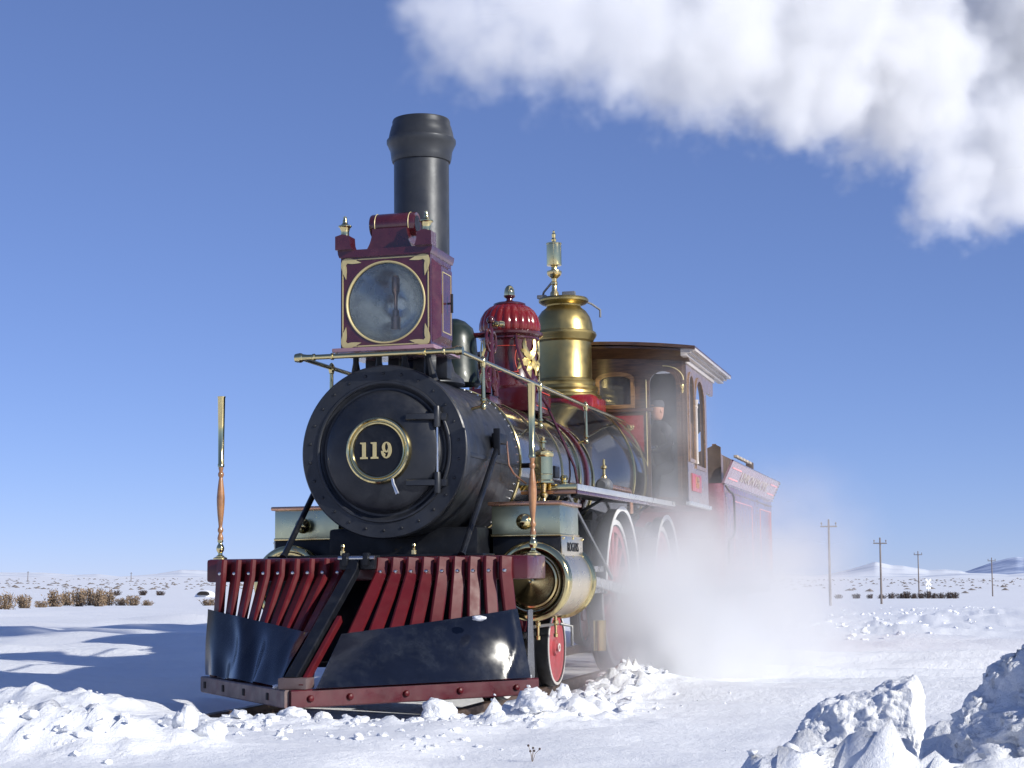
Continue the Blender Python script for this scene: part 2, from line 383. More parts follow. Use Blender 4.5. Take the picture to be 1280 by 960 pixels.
# distant hills: closed ridges standing on the plain
def az_pt(az, dist): return CAM.x+math.sin(R(az))*dist, CAM.y+math.cos(R(az))*dist
def hill(name, az0, az1, dist, depth, crest, mname, seed, rough=.25):
    # crest: list of (azimuth, elevation degrees)
    n, m = 90, 26; vs = []; fs = []
    for i in range(n):
        az = az0+(az1-az0)*i/(n-1); el = np.interp(az, [c[0] for c in crest], [c[1] for c in crest])
        for j in range(m):
            t = j/(m-1); dd = dist+depth*(t-.5)*2
            x, y = az_pt(az, dd); prof = max(0, 1-abs(t-.5)*2)**1.1
            nn = float(fbm(np.array([x/dist*9+seed]), np.array([y/dist*9]), 5, .55)[0])
            h = math.tan(R(el))*dist*prof*(1+rough*nn*(1-prof*.6))
            vs.append((x, y, -4+max(0, h+4) if prof > 0 else -8))
    for i in range(n-1):
        for j in range(m-1): fs.append((i*m+j, (i+1)*m+j, (i+1)*m+j+1, i*m+j+1))
    b = MB(); b.add(vs, fs); o = b.build(name, mname, None, 60); tag(o, kind='structure'); return o
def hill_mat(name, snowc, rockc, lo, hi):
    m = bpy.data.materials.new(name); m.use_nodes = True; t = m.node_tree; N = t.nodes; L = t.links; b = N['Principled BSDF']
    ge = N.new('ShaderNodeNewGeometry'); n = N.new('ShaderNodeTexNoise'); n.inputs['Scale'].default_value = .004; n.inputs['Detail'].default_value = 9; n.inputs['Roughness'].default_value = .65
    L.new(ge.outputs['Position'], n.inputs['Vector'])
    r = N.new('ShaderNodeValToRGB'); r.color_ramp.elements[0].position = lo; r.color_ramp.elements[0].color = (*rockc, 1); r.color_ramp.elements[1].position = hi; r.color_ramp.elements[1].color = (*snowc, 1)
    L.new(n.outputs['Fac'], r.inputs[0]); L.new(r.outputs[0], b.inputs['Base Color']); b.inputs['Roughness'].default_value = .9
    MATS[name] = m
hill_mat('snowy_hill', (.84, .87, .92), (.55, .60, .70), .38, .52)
hill_mat('blue_mountain', (.62, .70, .86), (.30, .38, .58), .42, .60)  # blue shade of the far snow is put into both colours
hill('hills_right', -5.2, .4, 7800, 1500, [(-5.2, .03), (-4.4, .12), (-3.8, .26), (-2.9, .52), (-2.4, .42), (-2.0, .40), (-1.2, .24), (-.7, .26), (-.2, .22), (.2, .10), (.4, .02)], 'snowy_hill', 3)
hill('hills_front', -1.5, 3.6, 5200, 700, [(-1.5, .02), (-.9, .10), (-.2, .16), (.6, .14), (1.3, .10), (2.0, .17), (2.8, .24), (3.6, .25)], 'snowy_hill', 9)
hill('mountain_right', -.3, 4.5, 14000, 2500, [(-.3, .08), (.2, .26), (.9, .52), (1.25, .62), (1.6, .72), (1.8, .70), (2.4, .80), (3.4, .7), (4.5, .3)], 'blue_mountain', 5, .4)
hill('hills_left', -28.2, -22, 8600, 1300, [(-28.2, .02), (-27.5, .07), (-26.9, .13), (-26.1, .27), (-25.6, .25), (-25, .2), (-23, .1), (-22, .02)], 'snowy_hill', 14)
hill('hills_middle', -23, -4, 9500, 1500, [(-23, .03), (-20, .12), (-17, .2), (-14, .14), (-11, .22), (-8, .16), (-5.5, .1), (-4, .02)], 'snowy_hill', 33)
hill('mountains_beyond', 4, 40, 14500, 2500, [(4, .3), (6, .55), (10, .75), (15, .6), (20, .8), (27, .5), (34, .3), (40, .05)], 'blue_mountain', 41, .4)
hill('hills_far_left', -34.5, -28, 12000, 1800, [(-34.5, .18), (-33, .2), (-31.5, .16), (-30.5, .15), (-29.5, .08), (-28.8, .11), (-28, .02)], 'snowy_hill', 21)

# ================================================================== LOCOMOTIVE
# the track is canted a little: one rigid turn for engine, tender and rails
r2 = rt*math.cos(CANT)+up*math.sin(CANT); u2 = up*math.cos(CANT)-rt*math.sin(CANT)
A_ = Matrix((rt, up, fw)).transposed(); B_ = Matrix((r2, u2, fw))
Rc = (A_ @ B_).to_4x4()
CANTM = Matrix.Translation(CAM) @ Rc @ Matrix.Translation(-CAM)
loco = empty('steam_locomotive'); loco.matrix_world = CANTM
tag(loco, 'black and maroon steam locomotive numbered 119 with polished brass fittings', 'locomotive')
def part(name, parent=loco): return empty(name, parent)

# ---- pilot beam
B = 1.173
b = MB().box((0, .25, .986), (2*B, .5, .162), .022); beam = b.build('pilot_beam', 'beam_red', loco)
for sx in (-1, 1):
    MB().lathe([(0, 0), (.05, 0), (.05, .012), (.035, .02), (0, .02)], (sx*1.16, .2, 1.067), n=20).build('staff_socket', 'brass', beam)

# ---- pilot (cowcatcher)
pilot = part('pilot')
def vy(x): return .03-1.32*(1-abs(x)/1.2)
def barpt(x, z):
    xb = x*1.06; yb = vy(xb)+.07; t = (z-.245)/(.95-.245); return Vector((xb+(x-xb)*t, yb+(-.055-yb)*t, z))
for sx in (-1, 1):
    for i in range(9):
        x = sx*(.155+.1095*i)
        p = [Vector((x, -.040, 1.055)), Vector((x, -.050, 1.0)), barpt(x, .94), barpt(x, .6), barpt(x, .25)]
        d = barpt(x, .3)-barpt(x, .8)
        bb = MB().bar(p, .088, .045, (sx*.80, .60, 0), .22)
        o = bb.build('pilot_bar', 'bar_red', pilot, 25)
        MB().lathe([(0, .02), (.010, .016), (.015, .006), (.015, 0)], (x, -.075, .965), (0, -1, 0), n=10).build('bolt', 'steel', o)
for sx in (-1, 1):
    a = Vector((sx*1.205, .06, .195)); c = Vector((sx*.0, -1.30, .195))
    side = (c-a).normalized().cross(Vector((0, 0, 1)))
    fr = MB().bar([a, c], .06, .11, side, .12).build('pilot_frame', 'beam_red' if sx > 0 else 'worn_steel', pilot, 25)
    fr['label'] = 'red painted right foot rail of the pilot' if sx > 0 else 'bare worn steel left foot rail of the pilot'
    nrm = Vector((sx*1.36, -1.205, 0)).normalized()
    for k in range(5 if sx > 0 else 4):
        t = (.1, .34, .56, .78, .93)[k] if sx > 0 else (.06, .3, .55, .82)[k]
        q = a.lerp(c, t)+nrm*.034
        if sx > 0: MB().lathe([(0, .022), (.016, .018), (.022, .008), (.022, 0)], q, nrm, n=10).build('bolt', 'bar_red', fr)
        else: MB().box(q-nrm*.012, (.040, .03, .045), .004, Matrix.Rotation(math.atan2(nrm.y, nrm.x)+PI/2, 3, 'Z')).build('bolt_hole', 'dark_hole', fr)
# snow aprons bolted over the foot of the bars
def apron(sx):
    n, m = 64, 22; vs = []; fs = []
    for i in range(n):
        s = i/(n-1); x = 1.062-(1.062-.075)*s; ztop = .70-.145*s**.9
        for j in range(m):
            t = j/(m-1); zb_ = .245 if sx < 0 else .222; z = zb_+(ztop-zb_)*t; p = barpt(sx*x, z)
            nn = Vector((sx*.70, -.62, .35)).normalized()
            if sx < 0:   # crumpled sheet: folds run down and forward
                w = .020*math.sin(9.5*s*2+1.3*t+2*mnoise.noise(Vector((s*3, t*1.2, 1))))+.016*mnoise.noise(Vector((s*9+t*1.5, t*1.2, 4)))
                off = .055+w*(.35+.65*(1-t))
            else:
                off = .036+.062*(1-t)+.003*mnoise.noise(Vector((s*5, t*3, 7)))
                off += .007*math.exp(-((s-.05-.16*max(0, .45-t))/.012)**2)
            vs.append(p+nn*off)
    for i in range(n-1):
        for j in range(m-1): fs.append((i*m+j, (i+1)*m+j, (i+1)*m+j+1, i*m+j+1))
    q = len(vs); vs += [Vector(v)-Vector((sx*.70, -.62, .35)).normalized()*.004 for v in vs]
    fs += [tuple(k+q for k in f[::-1]) for f in fs]
    for j in range(m-1):
        fs.append((j, j+1, j+1+q, j+q)); k = (n-1)*m+j; fs.append((k+1, k, k+q, k+1+q))
    for i in range(n-1):
        k = i*m; fs.append((k+m, k, k+q, k+m+q)); k = i*m+m-1; fs.append((k, k+m, k+m+q, k+q))
    return MB().add(vs, fs)
apron(-1).build('apron', 'apron_navy', pilot, 50)['label'] = 'crumpled dark blue sheet over the left pilot bars'
apron(1).build('apron', 'apron_navy', pilot, 50)['label'] = 'smooth black sheet over the right pilot bars'
# closing flap at the right end
MB().prism([[(0, 0), (.20, .0), (.16, .455), (.04, .455)]], barpt(1.062, .245)+Vector((.033, -.02, 0)), (0, 1, 0), (0, 0, 1), .006).build('apron_flap', 'apron_navy', pilot)
# draw bar on the nose
nb = MB().bar([(-.02, -.10, 1.05), (-.02, -.16, .96), (-.02, -1.22, .30)], .085, .06, (1, 0, 0), .1)
nose = nb.build('draw_bar', 'black_paint', pilot, 25)
MB().bar([(.06, -.60, .66), (.06, -1.25, .26)], .03, .05, (1, 0, 0), .1).build('edge_strip', 'bar_red', nose)
MB().box((0, -.06, 1.03), (.26, .12, .10), .015).box((-.075, -.13, 1.05), (.04, .07, .09), .01).box((.075, -.13, 1.05), (.04, .07, .09), .01).build('hinge_block', 'black_paint', nose)
MB().tube([(-.13, -.13, 1.06), (.13, -.13, 1.06)], .014, 10).build('hinge_pin', 'steel', nose)
MB().box((0, -1.19, .285), (.19, .14, .07), .012).build('foot_block', 'worn_steel', nose)

MB().box((.0, .50, .60), (1.86, .03, .62), .005).build('shade_plate', 'black_paint', pilot)  # added black plates that stand for the shade behind the bars
MB().box((.0, .10, .62), (.9, .03, .58), .005, Matrix.Rotation(R(-25), 3, 'X')).build('shade_plate', 'black_paint', pilot)
# ---- turned flag staffs at the ends of the beam
for sx in (-1, 1):
    st = part('flag_staff'); x0, y0 = sx*1.16, .2
    MB().lathe([(0, 0), (.030, 0), (.030, .012), (.017, .02), (.016, .035), (.026, .05), (.029, .068), (.024, .085), (.015, .1), (.015, .108), (.021, .115), (.021, .125), (0, .125)], (x0, y0, 1.08), n=20).build('staff_base', 'polished_brass', st)
    MB().lathe([(0, 0), (.018, 0), (.022, .02), (.017, .04), (.012, .055), (.020, .07), (.020, .085), (.013, .10), (.016, .13), (.023, .19), (.028, .26), (.029, .31), (.024, .37), (.017, .43), (.013, .455), (.021, .47), (.021, .485), (.013, .5), (.018, .52), (.018, .535), (0, .535)], (x0, y0, 1.20), n=20).build('spindle', 'spindle_wood', st)
    MB().lathe([(0, 0), (.024, 0), (.024, .02), (.021, .025), (.023, .25), (.027, .50), (.030, .505), (.030, .512), (0, .512)], (x0, y0, 1.732), n=20).build('staff_tube', 'polished_brass', st)

# ---- smokebox
WS = 1.8255
def ring_y(prof, o, n=72): return MB().lathe([(r, -h) for r, h in prof], o, (0, -1, 0), n)
smoke = MB().lathe([(0, .46), (.60, .46), (.612, .47), (.612, 1.93), (.58, 1.95), (0, 1.95)], (0, 0, WS), (0, 1, 0), 96).build('smokebox', 'smokebox_black', loco)
MB().lathe([(.45, .47), (.50, .432), (.617, .430), (.627, .440), (.627, .51), (.61, .515), (.60, .50), (.45, .50)], (0, 0, WS), (0, 1, 0), 96).build('front_ring', 'smokebox_black', smoke)
rv = MB()
for k in range(26):
    a = 2*PI*(k+.5)/26; rv.lathe([(0, .012), (.007, .010), (.011, .004), (.011, 0)], (.566*math.cos(a), .432, WS+.566*math.sin(a)), (0, -1, 0), 8)
rv.build('ring_bolts', 'smokebox_black', smoke)
rv = MB()
for k in range(64):
    a = 2*PI*k/64; rv.lathe([(0, .010), (.006, .008), (.009, 0)], (.612*math.cos(a), 1.87, WS+.612*math.sin(a)), (math.cos(a), 0, math.sin(a)), 6)
for k in range(40):
    for sx in (-1, 1):
        z = WS-.03; x = sx*math.sqrt(.612**2-.03**2); rv.lathe([(0, .007), (.005, .005), (.007, 0)], (x, .56+k*.032, z), (sx, 0, -.05), 6)
tag(rv.build('shell_rivets', 'steel', smoke), kind='stuff')
for sx in (-1, 1):
    z = WS-.03; MB().box((sx*.612, 1.2, z), (.012, 1.36, .035), .004).build('seam_strip', 'smokebox_black', smoke)
    # bracket and cock on the shell
    bk = MB().box((sx*.645, 1.22, WS+.13), (.07, .20, .075), .01).box((sx*.66, 1.10, WS+.10), (.05, .025, .20), .006)
    bk.build('bracket', 'black_paint', smoke)
    MB().tube([(sx*.67, 1.34, WS+.12), (sx*.68, 1.36, WS-.06), (sx*.70, 1.42, WS-.12), (sx*.69, 1.7, WS-.16), (sx*.66, 1.95, WS-.17)], .008, 8).build('copper_pipe', 'copper', smoke)
door = MB().lathe([(0, .335), (.17, .338), (.26, .350), (.34, .368), (.405, .395), (.425, .405), (.435, .418), (.435, .44), (.447, .452), (.447, .47), (0, .47)], (0, 0, WS), (0, 1, 0), 96).build('smokebox_door', 'smokebox_black', loco)
MB().lathe([(.487, .47), (.487, .424), (.495, .418), (.507, .418), (.512, .424), (.512, .47)], (0, 0, WS), (0, 1, 0), 96).build('door_rim', 'smokebox_black', door)
MB().lathe([(0, .318), (.185, .318), (.19, .35), (0, .35)], (0, 0, WS), (0, 1, 0), 64).build('number_disc', 'black_paint', door)
MB().lathe([(.180, .34), (.183, .318), (.190, .305), (.199, .302), (.206, .312), (.211, .312), (.215, .298), (.224, .292), (.235, .298), (.240, .312), (.242, .35), (.18, .35)], (0, 0, WS), (0, 1, 0), 96).build('number_ring', 'polished_brass', door)
def digit(kind):
    if kind == 1:
        return [[[(0, 0), (.46, 0), (.46, .10), (.345, .13), (.345, 1), (.0, 1), (.0, .92), (.125, .88), (.125, .13), (0, .10)]]]
    el = lambda cx, cy, rx, ry, n=26: [(cx+rx*math.cos(2*PI*i/n), cy+ry*math.sin(2*PI*i/n)) for i in range(n)]
    out = []
    out.append([el(.28, .68, .28, .32), el(.27, .69, .10, .235)])
    # tail: right stem sweeping down to the left
    o_ = []; i_ = []
    for k in range(15):
        a = R(60)-R(235)*k/14; o_.append((.27+.33*math.cos(a), .50+.50*math.sin(a)))
        i_.append((.25+.155*math.cos(a), .50+.415*math.sin(a)))
    out.append([o_+i_[::-1]])
    out.append([el(.105, .235, .105, .10, 16)])
    return out
hgt = .118
for k, (dg, ox) in enumerate(((1, -.135), (1, -.055), (9, .030))):
    nm = MB()
    for q, loops in enumerate(digit(dg)):
        L2 = [[(ox+p[0]*hgt*1.03, -.059+p[1]*hgt) for p in l] for l in loops]
        nm.prism(L2, (0, .314-.0012*q, WS), (1, 0, 0), (0, 0, 1), .006)
    nm.build('numeral', 'gilt_paint', door, 0)
for dz in (.235, -.235):
    hb = MB().bar([(.20, .345, WS+dz), (.32, .358, WS+dz), (.40, .385, WS+dz)], .045, .022, (0, 0, 1), .2)
    hb.lathe([(0, -.075), (.022, -.075), (.025, -.065), (.025, .065), (.022, .075), (0, .075)], (.415, .395, WS+dz), (0, 0, 1), 16)
    hb.box((.45, .42, WS+dz), (.06, .035, .05), .006)
    hb.build('hinge', 'smokebox_black', door)
MB().tube([(.415, .405, WS-.3), (.415, .405, WS+.3)], .009, 8).build('hinge_rod', 'steel', door)
MB().tube([(.105, .31, WS-.19), (.118, .300, WS-.24), (.150, .298, WS-.315)], [.012, .012, .016], 10).build('door_handle', 'steel', door)

# braces from the beam to the smokebox
for sx in (-1, 1):
    MB().tube([(sx*.66, .16, 1.07), (sx*.66, .2, 1.10), (sx*.655, 1.12, WS+.05), (sx*.62, 1.16, WS+.09)], [.03, .022, .022, .03], 10).build('brace', 'black_paint', loco)
# deck and saddle
MB().box((0, .80, .90), (1.5, .62, .28), .02).box((0, 1.25, 1.12), (1.16, .82, .34), .03).build('saddle', 'black_paint', loco)
MB().box((0, .36, 1.076), (1.6, .3, .018), .004).build('deck_plate', 'black_paint', loco)
MB().box((-.34, 4.5, .80), (.10, 7.6, .28), .01).box((.34, 4.5, .80), (.10, 7.6, .28), .01).build('main_frame', 'black_paint', loco)
for sx, xx in ((-1, -.26), (1, .27)):
    MB().lathe([(0, 0), (.018, 0), (.018, .03), (.010, .035), (.010, .05), (.016, .06), (.012, .075), (0, .08)], (xx, .30, 1.085), n=12).build('oil_cup', 'brass', loco)

# ---- boiler
def ringset(rows, n=96):
    vs = []; fs = []
    for (yv, rr, zc) in rows:
        for k in range(n):
            a = 2*PI*k/n; vs.append((rr*math.cos(a), yv, zc+rr*math.sin(a)))
    for i in range(len(rows)-1):
        for k in range(n):
            k2 = (k+1) % n; fs.append((i*n+k, i*n+k2, (i+1)*n+k2, (i+1)*n+k))
    return MB().add(vs, fs)
boiler = ringset([(1.94, .595, WS), (3.0, .597, WS), (4.72, .60, WS), (5.05, .64, 1.85), (5.45, .735, 1.905), (5.75, .785, 1.935), (6.66, .79, 1.94)]).build('boiler', 'jacket_iron', loco)
def band(yv, rr, zc, w, h, mname, name='boiler_band'):
    return MB().lathe([(rr-.01, yv-w/2), (rr+h*.7, yv-w/2), (rr+h, yv-w*.28), (rr+h, yv+w*.28), (rr+h*.7, yv+w/2), (rr-.01, yv+w/2)], (0, 0, zc), (0, 1, 0), 96).build(name, mname, boiler)
band(1.955, .60, WS, .035, .026, 'polished_brass'); band(2.005, .598, WS, .03, .018, 'polished_brass')
band(2.82, .598, WS, .03, .010, 'brass'); band(3.46, .599, WS, .035, .010, 'brass')
band(4.12, .600, WS, .06, .022, 'polished_brass'); band(4.42, .600, WS, .07, .028, 'maroon', 'painted_band'); band(4.70, .600, WS, .045, .018, 'polished_brass')
band(5.84, .785, 1.937, .05, .016, 'polished_brass'); band(6.45, .79, 1.94, .04, .012, 'brass')
MB().box((0, 5.85, 1.15), (1.1, 1.9, .9), .02).build('firebox', 'black_paint', loco)

# ---- chimney
cy0 = 1.34
MB().lathe([(.235, 2.36), (.33, 2.40), (.32, 2.44), (.25, 2.50), (.222, 2.60), (.216, 2.72), (.216, 4.155), (.228, 4.16), (.236, 4.185), (.238, 4.205), (.244, 4.25), (.262, 4.29), (.272, 4.31), (.272, 4.335), (.258, 4.35), (.248, 4.40), (.236, 4.445), (.228, 4.46), (.228, 4.485), (.222, 4.50), (.205, 4.50), (.198, 4.48), (.198, 3.6), (0, 3.6)], (0, cy0, 0), n=72).build('chimney', 'stack_black', loco)

# ---- headlight
hl = part('headlight'); y0, y1, z0, z1, hw = .48, .97, 2.588, 3.262, .345
MB().box((0, .74, 2.572), (.78, .66, .03), .008).build('headlight_shelf', 'tender_panel', hl)
for x in (-.28, -.1, .1, .28):
    MB().tube([(x, .62, 2.56), (x, .62, 2.50), (x*1.05, .66, 2.35)], [.022, .022, .05], 10).build('shelf_leg', 'black_paint', hl)
    MB().box((x, 1.0, 2.48), (.09, .12, .16), .01).build('shelf_bracket', 'smokebox_black', hl)
circ = [(.298*math.cos(2*PI*i/56), 2.92-(z0+z1)/2+.298*math.sin(2*PI*i/56)) for i in range(56)]
zc = (z0+z1)/2; hh = (z1-z0)/2
body = MB().prism([[(-hw, -hh), (hw, -hh), (hw, hh), (-hw, hh)], circ], (0, y0+.015, zc), (1, 0, 0), (0, 0, 1), .03)
body.box((-hw+.012, (y0+y1)/2+.015, zc), (.024, y1-y0-.034, 2*hh), 0); body.box((hw-.012, (y0+y1)/2+.015, zc), (.024, y1-y0-.034, 2*hh), 0)
body.box((0, (y0+y1)/2+.015, z1-.012), (2*hw-.05, y1-y0-.034, .024), 0); body.box((0, y1+.01, zc), (2*hw, .02, 2*hh), 0)
body.build('lamp_case', 'maroon', hl, 25)
MB().lathe([(.0, .34), (.05, .335), (.10, .315), (.16, .27), (.22, .19), (.27, .09), (.292, .0), (.297, .0), (.275, .1), (.22, .21), (.16, .29), (.08, .345), (0, .36)], (0, y0+.04, 2.92), (0, 1, 0), 64).build('reflector', 'silver', hl, 60)
MB().lathe([(0, 0), (.15, .003), (.295, .014), (.295, .018), (.15, .007), (0, .004)], (0, y0-.003, 2.92), (0, 1, 0), 64).build('lens', 'lens_glass', hl)
MB().lathe([(.290, .02), (.292, -.004), (.297, -.008), (.303, -.008), (.306, -.004), (.306, .0)], (0, y0, 2.92), (0, 1, 0), 72).build('lens_ring', 'gilt_paint', hl)
MB().lathe([(0, 0), (.035, 0), (.035, .09), (.024, .10), (.024, .14), (.014, .15), (.014, .25), (.03, .28), (.03, .38), (.02, .40), (0, .40)], (.035, y0+.13, 2.735), n=20).build('burner', 'copper', hl)
sp = MB()
for sx in (-1, 1):
    for sz in (-1, 1):
        cxx, czz = sx*(hw-.014), zc+sz*(hh-.014)
        def leaf(ang, ln, wd):
            pts = []
            for k in range(9):
                t = k/8; pts.append((t*ln, wd*math.sin(PI*t**.8)*(1-.25*t)))
            lo = [(p[0], -p[1]) for p in pts[1:-1]][::-1]
            ca, sa = math.cos(ang), math.sin(ang)
            return [(q[0]*ca-q[1]*sa, q[0]*sa+q[1]*ca) for q in pts+lo]
        base = math.atan2(-sz, -sx)
        for da, ln, wd in ((-.60, .15, .022), (.60, .15, .022), (0, .125, .026)):
            if da == 0: continue
            sp_ = MB().prism([leaf(base+da, ln, wd)], (cxx, y0-.0035, czz), (1, 0, 0), (0, 0, 1), .003).build('gilt_leaf', 'gilt_paint', hl, 0)
        sp_ = MB().prism([[(0, 0), (-sx*.14, 0), (-sx*.05, -sz*.016), (-sx*.016, -sz*.05), (0, -sz*.14)]], (cxx, y0-.0045, czz), (1, 0, 0), (0, 0, 1), .003).build('gilt_leaf', 'gilt_paint', hl, 0)
for sz in (-1, 1): MB().box((0, y0-.003, zc+sz*(hh-.016)), (2*hw-.27, .004, .009)).build('gilt_line', 'gilt_paint', hl, 0)
for sx in (-1, 1): MB().box((sx*(hw-.016), y0-.003, zc), (.008, .004, 2*hh-.27)).build('gilt_line', 'gilt_paint', hl, 0)
for sx in (-1, 1):
    pn = MB(); a, bq = (y1-y0)/2-.03, hh-.03
    vs = [(sx*(hw+.001), .73-a, zc-bq), (sx*(hw+.001), .73+a, zc-bq), (sx*(hw+.001), .73+a, zc+bq), (sx*(hw+.001), .73-a, zc+bq),
          (sx*(hw+.045), .73-a*.62, zc-bq*.84), (sx*(hw+.045), .73+a*.62, zc-bq*.84), (sx*(hw+.045), .73+a*.62, zc+bq*.84), (sx*(hw+.045), .73-a*.62, zc+bq*.84)]
    pn.add(vs, [(4, 5, 6, 7), (0, 1, 5, 4), (1, 2, 6, 5), (2, 3, 7, 6), (3, 0, 4, 7)]); p_ = pn.build('side_door', 'maroon', hl, 10)
    for (yy, zz, dy, dz) in ((.73, zc+bq*.72, a*.95, .006), (.73, zc-bq*.72, a*.95, .006), (.73-a*.47, zc, .006, bq*1.44), (.73+a*.47, zc, .006, bq*1.44)):
        MB().box((sx*(hw+.0465), yy, zz), (.003, dy, dz)).build('gilt_line', 'gilt_paint', p_, 0)
    MB().tube([(sx*(hw+.05), .73, zc), (sx*(hw+.085), .73, zc)], .008, 8).tube([(sx*(hw+.085), .73, zc-.07), (sx*(hw+.085), .73, zc+.07)], .01, 8).build('door_latch', 'black_paint', p_)
# cornice, horns and roll ventilator on the roof
co = MB().prism([[(-hw-.006, 0), (hw+.006, 0), (hw+.016, .025), (hw+.020, .055), (-hw-.020, .055), (-hw-.016, .025)]], (0, .735, z1), (1, 0, 0), (0, 0, 1), y1-y0+.06)
co.build('cornice', 'maroon', hl, 25)
for sx in (-1, 1):
    MB().prism([[(0, 0), (sx*.13, 0), (sx*.13, .10), (sx*.075, .115), (sx*.02, .10), (sx*.015, .04)]], (sx*(hw-.105), .485, z1+.0545), (1, 0, 0), (0, 0, 1), .12).build('corner_horn', 'maroon', hl, 25)
    fx = sx*(hw-.03)
    MB().lathe([(0, 0), (.045, 0), (.045, .01), (.032, .02), (.030, .05), (.036, .075), (.042, .085), (.05, .09), (.05, .097), (.03, .105), (.018, .12), (.018, .135), (.012, .15), (.014, .165), (0, .172)], (fx, .485, z1+.145), n=20).build('corner_finial', 'polished_brass', hl)
ped = []
for k in range(9):
    t = k/8; ped.append((-.135-.055*(1-t)**2.4, .055+.17*t))
ped = ped+[(-p[0], p[1]) for p in ped[::-1]]
MB().prism([[(-p[0], p[1]) for p in ped]], (0, .70, z1), (1, 0, 0), (0, 0, 1), .26).build('vent_pedestal', 'maroon', hl, 40)
MB().lathe([(0, -.175), (.068, -.175), (.070, -.17), (.086, -.175), (.09, -.165), (.09, .165), (.086, .175), (.070, .17), (.068, .175), (0, .175)], (0, .70, z1+.270), (1, 0, 0), 40).build('roll_ventilator', 'maroon', hl)
for sx in (-1, 1):
    MB().lathe([(0, .0), (.065, .0), (.065, .004), (0, .004)], (sx*.173, .70, z1+.270), (sx, 0, 0), 32).build('vent_end', 'black_paint', hl)
    MB().lathe([(.090, -.003), (.0935, 0), (.090, .003)], (sx*.13, .70, z1+.270), (1, 0, 0), 40).build('gilt_line', 'gilt_paint', hl)

# ---- handrail round the smokebox and along the boiler
hr = part('handrail'); RU, ry, rz = .60, .32, 2.516
MB().tube([(-RU, ry, rz), (-.35, ry, rz), (.35, ry, rz), (RU, ry, rz)], .019, 14).build('front_rail', 'polished_brass', hr)
for sx in (-1, 1):
    MB().lathe([(.0, -.02), (.030, -.02), (.034, 0), (.030, .02), (.022, .07), (.021, .11), (.026, .115), (.026, .13), (.02, .135)], (sx*(RU+.015), ry, rz), (-sx, 0, 0), 20).build('rail_socket', 'polished_brass', hr)
    MB().lathe([(.019, 0), (.026, .003), (.026, .017), (.019, .02)], (sx*.34, ry, rz), (sx, 0, 0), 20).build('rail_collar', 'polished_brass', hr)
    MB().ball((sx*RU, ry, rz), .036, 10).build('corner_knob', 'polished_brass', hr)
    MB().tube([(sx*RU, ry, rz), (sx*RU, 2.0, rz), (sx*RU, 4.44, rz), (sx*.62, 6.6, rz)], .0165, 12).build('side_rail', 'polished_brass', hr)
    for yv in (.95, 2.68, 4.44):
        MB().lathe([(.0, -.045), (.012, -.045), (.024, -.03), (.024, -.008), (.012, .01), (.024, .022), (.024, .034), (.017, .04), (.014, .27), (.019, .276), (.019, .284), (.024, .30), (.024, .33), (.017, .345), (.008, .356), (0, .36)], (sx*RU, yv, rz-.318), n=16).tube([(sx*RU, yv, rz-.335), (sx*(RU-.10), yv, rz-.355)], .012, 8).build('rail_post', 'polished_brass', hr)

# ---- bell in its scrolled stand
bs = part('bell'); by = 2.2
MB().lathe([(0, 3.045), (.03, 3.045), (.09, 3.02), (.15, 2.965), (.178, 2.88), (.188, 2.75), (.194, 2.63), (.205, 2.55), (.218, 2.50), (.212, 2.495), (.19, 2.54), (.16, 2.7), (.1, 2.95), (0, 3.0)], (0, by, 0), n=48).build('bell_body', 'bell_green', bs)
MB().tube([(-.32, by, 2.90), (.32, by, 2.90)], .022, 10).build('yoke', 'dome_red', bs)
def scroll(sx):
    q = MB(); x = sx*.31
    def spiral(cy_, cz_, r0, r1, a0, turns, rad):
        pts = []
        n = 28
        for k in range(n+1):
            t = k/n; a = a0+turns*2*PI*t; r = r0+(r1-r0)*t; pts.append((x, by+cy_+r*math.cos(a), cz_+r*math.sin(a)))
        q.tube(pts, [rad*(1-.45*k/n) for k in range(n+1)], 8)
    spiral(-.10, 2.52, .11, .02, PI/2, 1.4, .018); spiral(.10, 2.52, .11, .02, PI/2, -1.4, .018)
    spiral(-.06, 2.86, .10, .02, -PI/2, -1.3, .016); spiral(.06, 2.86, .10, .02, -PI/2, 1.3, .016)
    q.tube([(x, by-.12, 2.40), (x, by-.06, 2.60), (x, by-.02, 2.74), (x, by, 2.99)], [.03, .022, .018, .022], 8)
    q.tube([(x, by+.12, 2.40), (x, by+.06, 2.60), (x, by+.02, 2.74), (x, by, 2.99)], [.03, .022, .018, .022], 8)
    q.box((x, by, 2.36), (.08, .36, .06), .01); q.ball((x, by, 3.02), .035, 8)
    q.ball((x, by-.10, 2.52), .03, 6); q.ball((x, by+.1, 2.52), .03, 6)
    return q
for sx in (-1, 1):
    scroll(sx).build('bell_stand', 'dome_red', bs)
    MB().lathe([(0, 0), (.022, 0), (.026, .02), (.02, .05), (.028, .06), (.018, .09), (0, .095)], (sx*.335, by, 2.985), (sx, 0, 0), 16).build('bearing_cap', 'polished_brass', bs)

